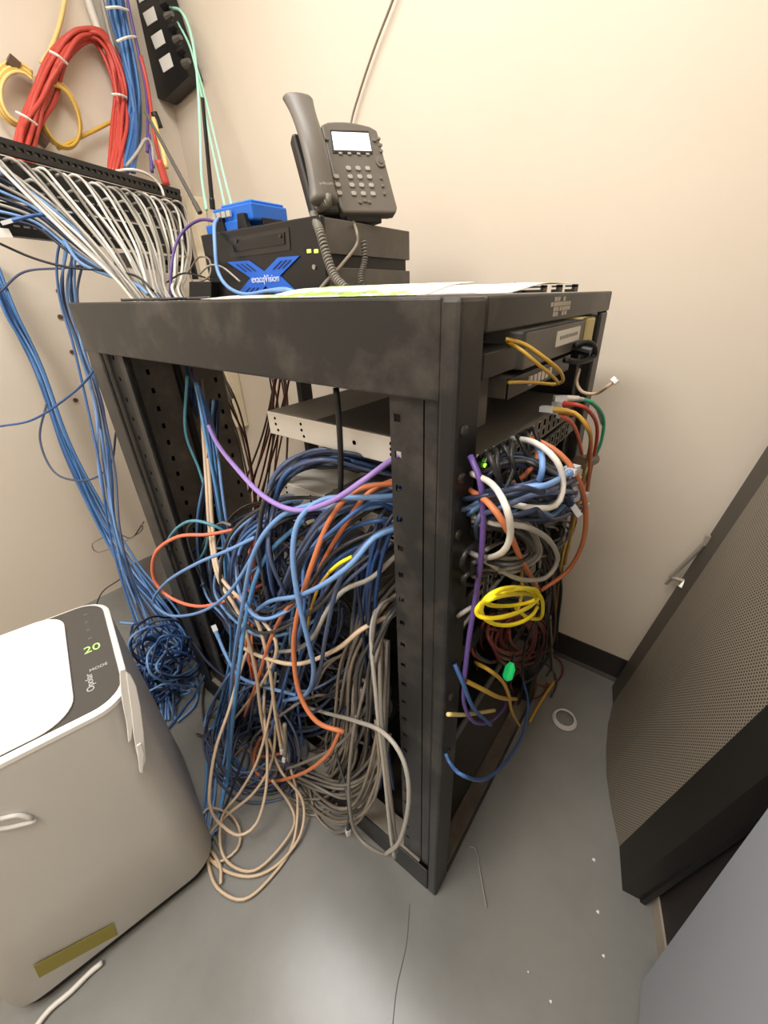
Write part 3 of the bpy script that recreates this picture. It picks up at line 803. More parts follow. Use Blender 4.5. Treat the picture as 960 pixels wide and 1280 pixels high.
# arcs of slate cable leaving the lower switch
bundle(14, '{c} cable in the thick arc over the lower silver switch', ['slate_blue', 'navy', 'slate_blue', 'dark_grey', 'navy', 'mid_blue'],
       [(505, 592, .14), (455, 578, .1), (402, 572, .06), (358, 590, .03), (336, 632, .01), (332, 690, .0), (344, 750, .02), (372, 800, .06), (410, 840, .1)],
       wpx=[12, 13, 13, 13, 12, 12, 18, 30, 40], wd=.05, seed=8, group='slate cables of the thick arc')
bundle(16, '{c} cable fanning out from behind the near rail', ['slate_blue', 'mid_blue', 'light_blue', 'slate_blue', 'navy', 'dark_grey'],
       [(505, 630, .1), (468, 632, .06), (420, 655, .03), (385, 705, .0), (365, 770, -.01), (350, 840, -.01), (330, 920, .0)],
       wpx=[30, 26, 26, 30, 34, 40, 46], wd=.06, seed=9, group='slate cables fanning from the near rail')
bundle(10, '{c} cable in the blue fall beside the near rail', ['deep_blue', 'mid_blue', 'navy', 'deep_blue', 'slate_blue'],
       [(510, 610, .12), (480, 650, .06), (462, 710, .03), (458, 780, .02), (468, 850, .02), (472, 920, .03), (470, 985, .06)],
       wpx=[26, 20, 16, 14, 14, 12, 20], wd=.04, seed=10, group='deep blue cables beside the near rail')
bundle(12, '{c} cable in a loose loop across the middle opening', ['slate_blue', 'navy', 'light_blue', 'dark_grey', 'slate_blue', 'mid_blue'],
       [(500, 660, .1), (430, 700, .04), (380, 755, .0), (325, 775, -.02), (292, 735, -.01), (302, 680, .02), (350, 640, .05), (420, 632, .08), (500, 640, .12)],
       wpx=[20, 30, 30, 26, 24, 24, 22, 20, 16], wd=.05, seed=11, group='loose slate loops in the middle opening')
bundle(22, '{c} cable in the long fall by the near rail', ['grey', 'taupe', 'grey', 'dark_grey', 'grey'],
       [(505, 740, .1), (470, 760, .05), (446, 830, .02), (436, 900, .01), (425, 950, .02), (400, 985, .03), (372, 990, .05)],
       wpx=[26, 28, 24, 24, 24, 26, 20], wd=.05, seed=12, group='grey cables of the long fall')
bundle(8, '{c} cable sagging low in front of the base flange', ['grey', 'taupe', 'grey'],
       [(478, 800, .02), (478, 880, -.01), (470, 960, -.03), (452, 1010, -.04), (420, 1020, -.04), (390, 1000, -.02), (376, 975, .0)],
       wpx=[12, 12, 14, 14, 16, 16, 12], wd=.03, seed=13, group='grey cables sagging at the base')
cab('grey cable in the biggest loop beside the near post', 'grey', [(505, 735, .1), (478, 790, .02), (476, 880, -.03), (484, 960, -.05), (492, 1030, -.06), (494, 1066, -.07), (470, 1064, -.07), (444, 1040, -.07), (436, 990, -.06), (440, 930, -.04), (452, 860, -.01)], rr=.0038)
cab('pale grey cable bowing out widest toward the near post', 'light_grey', [(350, 850, .1), (375, 878, .03), (404, 890, .0), (440, 900, -.03), (478, 915, -.05), (504, 950, -.06), (511, 1000, -.07), (500, 1050, -.08), (482, 1068, -.08)], rr=.0038)
cab('grey cable dropping straight into the lowest loop', 'light_grey', [(500, 725, .1), (466, 775, .01), (470, 870, -.03), (480, 960, -.05), (488, 1040, -.07), (493, 1072, -.08)], rr=.0036)
cab('taupe cable hanging in a shallow loop left of the plug', 'taupe', [(386, 985, -.02), (396, 1020, -.04), (418, 1040, -.05), (446, 1028, -.05), (462, 1000, -.05), (474, 960, -.04), (470, 900, -.02)], rr=.0036)
cab('dark grey cable ending in a loose clear plug near the base', 'dark_grey', [(420, 940, .0), (432, 985, -.03), (436, 1010, -.05), (435, 1036, -.06)], rr=.0034, ends='e')

# bright single cables in the tangle
cab('light blue cable looping down the centre of the tangle', 'light_blue', [(500, 620, .06), (455, 622, .02), (405, 624, .0), (375, 648, -.03), (366, 690, -.05), (372, 745, -.06), (385, 800, -.06), (392, 840, -.05), (382, 868, -.03), (355, 876, -.01)], rr=.0042)
cab('light blue cable arching over to the left of the orange cables', 'light_blue', [(400, 628, .0), (352, 645, -.02), (318, 690, -.05), (303, 760, -.06), (292, 830, -.06), (286, 900, -.07), (284, 960, -.08), (270, 1040, -.1)], rr=.0042)
cab('bright sky blue cable hanging longest in front of the left column', 'sky_blue', [(380, 650, .04), (330, 700, -.01), (308, 770, -.04), (298, 840, -.08), (290, 910, -.1), (284, 980, -.12), (270, 1035, -.15), (254, 1058, -.17)], rr=.0046)
cab('orange cable curving down to the taupe bundle in one long bow', 'orange', [(500, 604, .08), (448, 612, .03), (415, 645, .0), (392, 700, -.03), (374, 760, -.05), (367, 810, -.06), (374, 865, -.07), (396, 902, -.07), (430, 915, -.05)], rr=.0044)
cab('orange cable crossing the centre toward the lower left', 'orange', [(505, 596, .1), (462, 615, .04), (432, 655, .02), (405, 700, .0), (388, 735, -.02), (358, 762, -.03), (338, 800, -.04), (322, 850, -.04), (306, 895, -.03)], rr=.004)
cab('orange cable swinging low over the heap', 'orange', [(426, 912, -.05), (408, 945, -.06), (375, 968, -.07), (338, 976, -.07), (318, 962, -.06), (322, 930, -.04), (345, 905, -.02)], rr=.004)
cab('orange cable at the left edge of the heap', 'orange', [(306, 770, .0), (300, 820, -.02), (288, 880, -.02), (292, 925, -.03), (322, 945, -.03), (360, 940, -.02)], rr=.004)
bundle(4, '{c} cable in the rusty group inside the column', ['orange', 'coral'], [(318, 672, .1), (314, 700, .08), (312, 760, .02), (312, 815, -.01), (322, 850, .0)], wpx=[6, 6, 6, 8, 10], wd=.02, seed=15, group='orange cables in the middle of the column')
bundle(6, '{c} cable deep in the shadow behind the column', ['dark_red', 'brown'], [(356, 452, .5), (340, 540, .45), (318, 620, .4), (300, 680, .38), (285, 740, .35)], wpx=14, wd=.04, seed=16, stuff=True, group='dark red cables deep behind the column')
cab('thin yellow cable tail in the middle of the tangle', 'yellow', [(440, 696, -.02), (425, 704, -.03), (412, 715, -.03)], rr=.003)
cab('thin dull yellow cable below the yellow tail', 'dull_yellow', [(412, 715, -.03), (398, 735, -.03), (388, 765, -.03), (384, 790, -.02)], rr=.0025)
cab('pale cable curving from the near rail into the tangle', 'light_grey', [(500, 690, .06), (465, 722, .02), (430, 738, -.01), (408, 765, -.03), (392, 795, -.04), (370, 812, -.03), (340, 815, -.01)], rr=.004)
cab('slate cable swept straight down from the rail to the heap', 'slate_blue', [(500, 655, .05), (462, 675, .01), (425, 725, -.03), (408, 790, -.04), (396, 850, -.03), (372, 880, .0)], rr=.0038)
cab('light blue cable slanting across the fan from the rail', 'light_blue', [(500, 660, .04), (468, 672, .0), (440, 704, -.03), (405, 730, -.05), (372, 745, -.05), (330, 756, -.03), (302, 790, .02), (296, 840, .06)], rr=.004)
bundle(10, '{c} cable woven through the lower heap', ['navy', 'slate_blue', 'dark_grey', 'navy'],
       [(300, 850, .1), (340, 880, .06), (380, 900, .03), (430, 870, .04), (455, 820, .08), (420, 790, .12)], wpx=[30, 34, 34, 34, 34, 30], wd=.07, seed=17, stuff=True, group='dark cables woven through the lower heap')
bundle(9, '{c} cable coiled at the bottom of the heap', ['slate_blue', 'navy', 'dark_grey', 'slate_blue'],
       [(285, 870, .04), (270, 930, .0), (300, 985, -.02), (350, 985, -.02), (370, 940, .0), (340, 890, .02), (290, 900, .03)], wpx=[14, 18, 18, 18, 18, 20, 20], wd=.05, seed=18, stuff=True, group='slate coils at the foot of the column')
bundle(9, '{c} cable swept in a shallow bow under the heap', ['grey', 'taupe', 'grey', 'light_grey'],
       [(345, 950, .02), (390, 975, .0), (430, 985, .0), (465, 960, .0), (478, 915, .02)], wpx=[10, 16, 18, 18, 14], wd=.04, seed=19, group='grey bows under the heap')
cab('grey cable ringed around the white plug', 'grey', [(386, 870, .0), (350, 895, -.03), (316, 925, -.04), (318, 955, -.05), (350, 962, -.05), (392, 948, -.04), (430, 925, -.03), (460, 880, -.01)], rr=.0036)
cab('light blue cable with white connector near the heap top', 'light_blue', [(270, 790, -.02), (284, 822, -.04), (300, 846, -.04), (330, 858, -.03), (375, 870, .0)], rr=.0042, ends='s')
cab('white ended cable stub standing over the heap', 'grey', [(356, 905, -.05), (357, 925, -.055), (356, 945, -.06)], rr=.005, ends='e')
for i, (c, pts) in enumerate((('slate_blue', [(330, 850, 0.), (296, 868, -.03), (262, 895, -.04), (258, 925, -.05), (278, 945, -.05), (300, 930, -.04)]),
                              ('light_blue', [(305, 820, 0.), (282, 850, -.03), (262, 885, -.05), (256, 905, -.05), (262, 912, -.05), (290, 890, -.03), (310, 850, 0)]),
                              ('grey', [(300, 890, 0.), (270, 930, -.05), (262, 985, -.08), (262, 1030, -.1), (275, 1060, -.13)]),
                              ('navy', [(240, 800, .0), (262, 830, -.02), (290, 850, -.02), (330, 860, .02)]))):
    cab(['slate cable hanging in a pear shaped loop left of the heap', 'light blue cable in a narrow loop left of the heap', 'grey cable running down left of the heap to the floor', 'navy cable bridging the column and the heap'][i], c, pts, rr=.0036)

# tan cables coiled on the floor in front
Z = 'z'
cab('tan cable making the widest coil on the floor before the rack', 'tan', [(330, 900, .25, Z), (340, 935, .18, Z), (352, 965, .12, Z), (378, 1000, .05, Z), (376, 1042, .02, Z), (350, 1078, .01, Z), (318, 1095, .006, Z), (285, 1090, .006, Z), (262, 1072, .008, Z), (258, 1050, .02, Z), (280, 1022, .05, Z), (318, 990, .1, Z), (340, 950, .16, Z), (345, 900, .25, Z)], rr=.0036)
cab('tan cable laid in the outermost floor loop near the air conditioner', 'tan', [(338, 850, .36, Z), (350, 905, .24, Z), (362, 955, .13, Z), (372, 1000, .05, Z), (366, 1055, .012, Z), (340, 1095, .005, Z), (305, 1124, .005, Z), (272, 1110, .005, Z), (260, 1078, .006, Z), (262, 1062, .008, Z), (275, 1082, .012, Z), (276, 1105, .012, Z)], rr=.0036)
cab('beige cable looped upright at the foot of the column', 'beige', [(318, 790, .5, Z), (300, 840, .42, Z), (286, 888, .34, Z), (270, 935, .28, Z), (262, 985, .2, Z), (264, 1012, .14, Z), (276, 1030, .08, Z), (298, 1044, .05, Z), (320, 1030, .06, Z), (332, 990, .12, Z), (334, 940, .2, Z), (330, 880, .3, Z), (336, 820, .4, Z)], rr=.0036)
cab('tan cable in a small ring on the floor beside the air conditioner', 'tan', [(252, 1020, .02, Z), (262, 1010, .02, Z), (288, 1018, .02, Z), (300, 1040, .015, Z), (296, 1062, .01, Z), (272, 1078, .008, Z), (255, 1066, .008, Z), (248, 1042, .012, Z), (252, 1020, .024, Z)], rr=.0032)
cab('tan cable joining the floor coils to the heap', 'tan', [(340, 975, .1, Z), (362, 1005, .03, Z), (368, 1030, .02, Z), (348, 1062, .016, Z), (318, 1088, .014, Z), (290, 1082, .012, Z), (276, 1060, .02, Z), (278, 1020, .06, Z), (300, 990, .12, Z), (322, 950, .2, Z), (338, 890, .3, Z), (345, 840, .4, Z)], rr=.0034)
cab('navy cable lying against the foot of the air conditioner', 'navy', [(310, 930, .15, Z), (298, 965, .08, Z), (285, 1000, .03, Z), (268, 1040, .008, Z), (256, 1068, .006, Z), (247, 1085, .006, Z)], rr=.0036)

# ---- blue pile on the floor behind the air conditioner
g = random.Random(44)
for i in range(44):
    cx = g.uniform(185, 228); cy = g.uniform(800, 895); rx = g.uniform(16, 40); ry = g.uniform(12, 34); a0 = g.uniform(0, 6.28); tl = g.uniform(-.9, .3)
    P = []
    zz = g.uniform(.02, .2)
    for k in range(11):
        a = a0 + k / 10 * 2 * math.pi * g.uniform(.9, 1.1); x = cx + rx * math.cos(a) * math.cos(tl) - ry * math.sin(a) * math.sin(tl); y = cy + rx * math.cos(a) * math.sin(tl) + ry * math.sin(a) * math.cos(tl)
        P.append(at(max(150, min(248, x)), min(930, y), 'x', -1.02 + .06 * math.sin(a + i) + (cx - 205) * .003))
    c = ['deep_blue', 'mid_blue', 'navy', 'light_blue', 'deep_blue'][i % 5]
    cable3('network_cable', COLW.get(c, c.replace('_', ' ')) + ' cable ring in the floor pile behind the air conditioner', 'cable', P, c, .0036, 'cable rings piled behind the air conditioner', floor=True, stuff=i > 9)
for i, (c, pts) in enumerate((('light_blue', [(150, 778, -1.2), (175, 782, -1.15), (205, 800, -1.1), (228, 822, -1.05), (246, 850, -1.0), (244, 880, -1.0), (222, 902, -1.0)]),
                              ('light_blue', [(214, 810, -1.05), (200, 822, -1.05), (180, 830, -1.05), (160, 834, -1.05)]),
                              ('mid_blue', [(290, 765, -.8), (275, 800, -.85), (258, 840, -.9), (240, 872, -.95), (215, 905, -1.0), (200, 920, -1.0)]))):
    cab(['light blue cable arching over the top of the floor pile', 'short light blue cable on the floor pile near the black box', 'blue cable sweeping from the column into the floor pile'][i], c, pts, ax='x', rr=.004)

# ---- cables falling down the left wall
bundle(12, '{c} cable in the thick run falling down the left wall', ['bundle_blue', 'mid_blue', 'bundle_blue', 'deep_blue', 'light_blue'],
       [(-12, 325, -1.74), (12, 390, -1.72), (48, 460, -1.7), (82, 560, -1.65), (125, 650, -1.55), (165, 715, -1.4), (205, 765, -1.25), (232, 800, -1.15)],
       ax='x', wpx=[9, 9, 9, 9, 11, 12, 14, 16], wd=.03, rr=.0042, seed=21, group='blue cables of the thick run on the left wall')
bundle(9, '{c} cable hanging loosely beside the rear post', ['light_blue', 'slate_blue', 'light_blue', 'mid_blue'],
       [(104, 258, -1.42), (92, 315, -1.46), (86, 370, -1.45), (102, 430, -1.4), (122, 510, -1.35), (136, 590, -1.3), (144, 660, -1.25), (162, 725, -1.2), (186, 790, -1.12), (206, 850, -1.05), (212, 900, -1.0)],
       ax='x', wpx=[12, 18, 14, 10, 12, 14, 8, 9, 12, 16, 14], wd=.06, rr=.0036, seed=22, group='loose blue cables beside the rear post')
for i, (c, pts, nm) in enumerate((('mid_blue', [(0, 533, -1.6), (40, 525, -1.55), (80, 500, -1.45), (112, 470, -1.3), (140, 420, -1.15)], 'blue cable rising from the left edge to the rack corner'),
                              ('slate_blue', [(58, 505, -1.6), (50, 550, -1.6), (70, 592, -1.55), (110, 600, -1.45), (138, 580, -1.4), (145, 540, -1.35)], 'slate cable looped under the wall run'),
                              ('slate_blue', [(0, 365, -1.7), (30, 340, -1.65), (80, 335, -1.5), (115, 330, -1.4)], 'slate cable level with the blue knot at the left edge'),
                              ('black', [(160, 705, -1.5), (152, 722, -1.5), (128, 740, -1.5), (118, 765, -1.5)], 'thin black cable tail above the air conditioner'),
                              ('taupe', [(128, 672, -1.4), (115, 680, -1.4), (122, 690, -1.4), (145, 682, -1.35), (175, 665, -1.3), (178, 655, -1.28)], 'thin grey cable looped around the wall run'),
                              ('dark_grey', [(150, 668, -1.35), (165, 672, -1.32), (180, 652, -1.28)], 'short dark wire tail left of the rear post'))):
    cab(nm, c, pts, ax='x', rr=.0034 if i < 3 else .0022)
# dark boxes behind the air conditioner
t = thing('wall_outlet_box', 'dark metal floor box half buried by blue cables', 'box', (-1.45, .05, 0))
MB().box(-1.66, -1.3, .06, .34, .0, .16).build('case', M_greytop, t, bevel=.004)
MB().box(-1.3, -1.296, .08, .32, .02, .14).build('front_plate', M_black, t)
tag(MB().box(-1.28, -1.12, .02, .12, .0, .07).build('power_brick', M_black, bevel=.006), 'black power brick among the blue cable pile', 'power supply')

# ---- patch panels on the swing bracket at the left wall
PLf, PRt = Vector((-1.265, .0, 0)), Vector((-1.5, .622, 0)); UB = (PRt - PLf).normalized(); NB = Vector((UB.y, -UB.x, 0))
if NB.x < 0: NB = -NB
LB = (PRt - PLf).length
def B(a, z, n=0): return PLf + UB * a + NB * n + Vector((0, 0, z))
t = thing('wall_bracket', 'black perforated swing bracket holding patch panels on the left wall', 'bracket', B(LB / 2, 1.3))
ms = MB(); NS = 34
for k in range(NS):
    a = LB * k / NS; b = LB * (k + 1) / NS; c = (b - a) * .3
    ms.obox(B(a, 1.518), UB * (b - a), NB * .012, Vector((0, 0, .012))); ms.obox(B(a, 1.538), UB * (b - a), NB * .012, Vector((0, 0, .012)))
    ms.obox(B(a, 1.53), UB * c, NB * .012, Vector((0, 0, .008)))
ms.build('perforated_bar', M_rack2, t, smooth=False)
MB().obox(B(0, 1.531, .002), UB * LB, NB * .002, Vector((0, 0, .006))).build('bar_backing', mat('pale_slot', '#9A9388', .6), t)
MB().obox(B(LB - .012, 1.27, -.02), UB * .012, NB * .03, Vector((0, 0, .27))).build('bracket_upright', M_rack2, t, bevel=.001)
wl = MB()
for z in (1.30, 1.50): wl.prism([B(LB, z, -.01), B(LB, z + .02, -.01), B(LB, z + .02, 0), B(LB, z, 0)], Vector((XL, B(LB, 0).y, 0)) - Vector((B(LB, 0).x, B(LB, 0).y, 0)))
wl.build('wall_arm', M_rack2, t, smooth=False)
for i, (z0, z1) in enumerate(((1.43, 1.515), (1.35, 1.42))):
    t = thing('wall_patch_panel', ['upper black patch panel feeding the fan of white cables', 'lower black patch panel behind the fan of white cables'][i], 'network equipment', B(LB / 2, z0))
    MB().obox(B(0.02, z0, -.03), UB * (LB - .035), NB * .034, Vector((0, 0, z1 - z0))).build('panel', M_black, t, bevel=.001)
    sc_ = MB()
    for k in range(24):
        sc_.obox(B(.05 + k * (LB - .1) / 24, z0 + .02, .004), UB * .014, NB * .001, Vector((0, 0, .004)))
    sc_.build('printed_marks', mat('panel_marks', '#A7A39A', .6), t, smooth=False)
t = thing('network_switch', 'small grey rack switch under the right end of the patch panels', 'network equipment', B(LB - .2, 1.29))
MB().obox(B(LB - .28, 1.30, -.08), UB * .26, NB * .085, Vector((0, 0, .04))).build('chassis', M_greytop, t, bevel=.002)
for k in range(3): MB().obox(B(LB - .22 + .06 * k, 1.312, .005), UB * .03, NB * .0012, Vector((0, 0, .014))).build('port', M_hole, t)
# the fan of white cables
g = random.Random(12)
for i in range(34):
    a = .03 + (LB - .08) * i / 33; z0 = 1.505 - g.uniform(0, .012) - (.03 if i % 3 == 2 else 0)
    f_ = i / 33
    end = at(158 + 74 * f_ + g.uniform(-7, 7), 366 + g.uniform(-2, 3), 'x', -1.02 - .05 * g.random())
    P = [B(a, z0, .003), B(a + .004, z0 + .002, .03), B(a + .012 + .01 * g.random(), z0 - .03, .05)]
    p3 = P[-1]
    mid = p3.lerp(end, .45) + Vector((.02 + .02 * g.random(), 0, -.012 * (1 - f_) + g.uniform(-.01, .01)))
    P += [mid, p3.lerp(end, .8) + Vector((.012, 0, g.uniform(-.012, .004))), end, end + Vector((.03, .02, -.08)), end + Vector((.06, .05, -.3))]
    c = ['white', 'light_grey', 'white', 'light_grey', 'grey'][i % 5]
    cable3('network_cable', COLW.get(c, c.replace('_', ' ')) + ' cable in the fan from the wall patch panel to the rack', 'cable', P, c, .0038, 'pale cables fanning from the wall patch panel')
for i in range(9):
    f_ = i / 8
    P = [at(-15, 195 + 75 * f_, 'x', -1.26), at(35 + 10 * f_, 232 + 52 * f_, 'x', -1.24), at(85, 272 + 42 * f_, 'x', -1.2), at(130, 322 + 18 * f_, 'x', -1.15), at(170 + 14 * f_, 352 + 8 * f_, 'x', -1.1), at(190 + 10 * f_, 372, 'x', -1.05), at(200 + 10 * f_, 400, 'x', -1.02)]
    c = ['light_grey', 'light_blue', 'navy'][i % 3]
    cable3('network_cable', c.replace('_', ' ') + ' cable slanting under the white fan from the left edge', 'cable', P, c, .0036, 'cables slanting in from the left edge')
cab('thin black cable sagging under the white fan', 'black', [(-10, 300, -1.24), (40, 322, -1.22), (85, 334, -1.18), (130, 338, -1.12), (170, 345, -1.06), (192, 364, -1.02)], ax='x', rr=.003)
cab('bright light blue cable below the fan', 'light_blue', [(80, 300, -1.2), (100, 328, -1.16), (135, 344, -1.12), (170, 356, -1.06), (185, 368, -1.02)], ax='x', rr=.0045)
cab('blue cable with a plug at the left edge under the fan', 'mid_blue', [(60, 268, -1.2), (38, 270, -1.2), (14, 276, -1.2)], ax='x', rr=.004, ends='e')
tag(MB().prism([at(-12, 284, 'x', -1.21), at(-12, 297, 'x', -1.21), at(16, 297, 'x', -1.21), at(10, 286, 'x', -1.21)], (0, .002, 0) and (.004, 0, 0)).build('cable_label', M_label), 'white tag on the cable at the left edge', 'label')
cab('purple cable curving from the router to behind the rack', 'purple', [(268, 276, .38), (250, 275, .38), (232, 286, .36), (220, 305, .33), (214, 335, .3), (213, 366, .28), (216, 390, .26)], rr=.0038)
cab('blue cable draped over the front of the computer', 'light_blue', [(272, 274, .34), (268, 282, .30), (269, 310, .27), (272, 338, .26), (284, 358, .25), (306, 368, .22), (335, 364, .2), (358, 362, .19), (376, 370, .18)], rr=.0042)
cab('brown cable hanging by the right end of the patch panels', 'brown', [(212, 262, .55), (210, 300, .5), (213, 340, .4), (218, 372, .32)], rr=.004)
cab('white cable arching over the right end of the bracket', 'white', [(145, 214, -1.45), (165, 212, -1.42), (185, 218, -1.42), (200, 232, -1.42), (205, 245, -1.4)], ax='x', rr=.004)
for i, (c, pts) in enumerate((('taupe', [(236, 340, .3), (248, 322, .3), (262, 325, .29), (262, 345, .27), (250, 352, .26)]),
                              ('black', [(205, 355, .3), (228, 342, .3), (250, 345, .28), (262, 350, .26)]),
                              ('light_grey', [(300, 352, .28), (278, 334, .28), (262, 332, .28), (250, 342, .28)]),
                              ('taupe', [(228, 300, .45), (236, 330, .4), (240, 352, .35)]))):
    cab(['taupe wire curled by the left foot of the computer', 'black wire lying by the left foot of the computer', 'pale wire behind the blue cable on the computer', 'thin taupe wire beside the beige wall duct'][i], c, pts, rr=.0022)
for i, (c, x0, x1_, y0) in enumerate((('taupe', 300, 470, .1), ('black', 380, 520, .14), ('light_grey', 395, 455, .07), ('dark_grey', 150, 262, .12))):
    P = [Vector((lerp_[0], lerp_[1], H + .004)) for lerp_ in [(at(x0 + (x1_ - x0) * k / 5, 372, 'y', y0 + .03 * math.sin(k * 2.)).x, y0 + .03 * math.sin(k * 2.)) for k in range(6)]]
    cable3('network_cable', ['taupe wire lying along the front edge of the rack top', 'black wire trailing under the phone cord', 'pale short wire by the flat white sheet', 'dark grey wire on the rear left of the rack top'][i], 'cable', P, c, .003)
cab('grey cord crossing down the side of the computer', 'taupe', [(440, 274, .42), (446, 290, -.452, 'x'), (446, 306, -.45, 'x'), (428, 330, -.44, 'x'), (408, 352, -.43, 'x'), (398, 364, -.42, 'x')], rr=.0032)
cab('grey cord hanging down the wall behind the phone', 'taupe', [(500, -25, .835), (488, 8, .835), (468, 60, .835), (448, 120, .835), (438, 160, .83), (436, 220, .8)], rr=.003)

# ---- wall behind: mint fibre cables, block of jacks, bundles
cab('mint cable arching from the jack block down to the router', 'mint', [(212, 10, .8), (226, 14, .78), (238, 40, .76), (246, 90, .72), (250, 160, .66), (252, 220, .6), (258, 262, .5)], rr=.0042)
cab('mint cable hanging furthest right beside the antenna', 'mint', [(228, 38, .8), (240, 66, .78), (256, 120, .74), (268, 170, .68), (280, 220, .6), (290, 258, .5)], rr=.0034)
cab('mint cable hanging between its two neighbours', 'mint', [(222, 28, .8), (238, 60, .78), (250, 110, .74), (262, 170, .68), (274, 225, .6), (282, 262, .5)], rr=.0036)
t = thing('jack_block', 'black wall mounted block with white labels and grey connectors', 'network equipment', (-1.75, .8, 1.95))
u1 = at(166, 8, 'y', .80); 
def JB(px, py, y=.79): return at(px, py, 'y', y)
fc = [JB(160, -30), JB(190, -45), JB(236, 95), JB(204, 126), JB(184, 118)]
MB().prism(fc, (0, .055, 0)).build('case', M_black, t, bevel=.003)
for k in range(4):
    cx, cy = 186 + 10 * (k - 1) + 1, 21 + 29 * (k - 1)
    MB().prism([JB(cx - 8, cy - 4), JB(cx + 5, cy - 13), JB(cx + 10, cy + 4), JB(cx - 2, cy + 12)], (0, -.002, 0)).build('label_sticker', M_label, t)
for k in range(8):
    cx, cy = 196 + 5.2 * (k - 1.), -2 + 14.5 * (k - 1)
    p = JB(cx + 6, cy - 3); q_ = JB(cx + 15, cy - 7)
    MB().tube([p, p + Vector((.006, -.012, 0)), q_ + Vector((0, -.016, 0))], [.012, .012, .007], 8).build('connector', M_greytop if k % 2 else M_black, t, smooth=False)
bundle(18, 'red cable in the bundle arching over the wall bracket', ['red'],
       [(24, 215, -1.62), (34, 165, -1.7), (52, 118, -1.73), (72, 72, -1.74), (98, 44, -1.74), (124, 46, -1.74), (142, 76, -1.74), (150, 112, -1.73), (151, 155, -1.7), (144, 215, -1.62)],
       ax='x', wpx=[15, 15, 16, 14, 10, 8, 8, 9, 11, 12], wd=.03, rr=.0062, seed=31, group='red cables in the arch on the left wall')
bundle(14, 'blue cable in the strapped bundle rising beside the red arch', ['bundle_blue', 'mid_blue'],
       [(140, -30, -1.72), (148, 15, -1.72), (158, 70, -1.72), (168, 120, -1.7), (168, 165, -1.68), (162, 215, -1.62)],
       ax='x', wpx=[12, 11, 10, 9, 11, 12], wd=.03, rr=.006, seed=32, group='blue cables in the strapped vertical bundle')
cab('purple cable at the right side of the strapped blue bundle', 'purple', [(154, -30, -1.70), (162, 15, -1.68), (174, 70, -1.68), (184, 125, -1.66), (184, 190, -1.6)], ax='x', rr=.005)
cab('red cable squeezed between blue bundle and jack block', 'red', [(176, 70, -1.66), (184, 105, -1.65), (190, 145, -1.62), (194, 175, -1.6), (206, 225, -1.55)], ax='x', rr=.006)
cab('thick grey cable on the left of the blue bundle', 'light_grey', [(122, -25, -1.74), (132, 20, -1.74), (142, 60, -1.73), (152, 100, -1.72), (158, 150, -1.7)], ax='x', rr=.006)
cab('white hose between the red arch and the blue bundle', 'white', [(104, -25, -1.76), (112, 5, -1.76), (124, 40, -1.76), (134, 70, -1.75)], ax='x', rr=.013)
def ringp(cx, cy, rx, ry, rot, a0, a1, n=14):
    o = []
    for k in range(n + 1):
        a = math.radians(a0 + (a1 - a0) * k / n); x, y = rx * math.cos(a), ry * math.sin(a)
        o.append((cx + x * math.cos(rot) - y * math.sin(rot), cy + x * math.sin(rot) + y * math.cos(rot)))
    return o
for i in range(5):
    p = [(a, b, -1.75 + .006 * i) for a, b in ringp(22 + i, 118 + i, 30 - i * 1.5, 42 - i * 2.2, -.3, -20 + 9 * i, 330)]
    cab('dull yellow cable loop of the coil at the left edge', ['pale_yellow', 'dull_yellow'][i % 2], p, ax='x', rr=.0045, group='yellow loops in the left coil')
for i in range(4):
    p = [(a, b, -1.75 + .006 * i) for a, b in ringp(72 + i, 142 + i, 26 - i * 1.3, 46 - i * 2, -.35, -110 + 10 * i, 210)]
    cab('dull yellow cable loop of the coil behind the red arch', ['pale_yellow', 'dull_yellow'][i % 2], p, ax='x', rr=.0045, group='yellow loops behind the red arch')
cab('pale yellow cable rising from the coil to the ceiling', 'pale_yellow', [(52, 80, -1.76), (64, 60, -1.76), (76, 25, -1.76), (84, -20, -1.76)], ax='x', rr=.0065)
cab('yellow cable tail running right behind the red arch', 'dull_yellow', [(72, 186, -1.75), (100, 172, -1.75), (132, 156, -1.75), (150, 146, -1.75)], ax='x', rr=.0055)
for i, (a, b, m_) in enumerate(((14, 78, 'brown'), (50, 172, 'brown'))):
    p0, p1 = at(a - 5, b - 4, 'x', -1.745), at(a + 9, b + 8, 'x', -1.745)
    tag(MB().tube([p0, p1], .02, 8).build('cable_strap', cm('brown'), smooth=False), ['brown strap around the left yellow coil', 'brown strap at the foot of the right yellow coil'][i], 'strap')
for i, (p0, p1, x) in enumerate((((62, 64), (84, 80), -1.69), ((20, 140), (46, 156), -1.66), ((132, 10), (160, 13), -1.68), ((146, 52), (170, 46), -1.68), ((140, 118), (158, 122), -1.69))):
    q0, q1 = at(*p0, 'x', x), at(*p1, 'x', x); mdl = (q0 + q1) / 2 + Vector((.012, -.004, 0))
    tag(MB().tube(spline([q0, mdl, q1]), .004, 6).build('cable_tie', M_tie), ['pale tie high on the left leg of the red arch', 'pale tie low on the left leg of the red arch', 'upper pale tie around the blue bundle', 'lower pale tie around the blue bundle', 'pale tie on the right leg of the red arch'][i], 'cable tie')
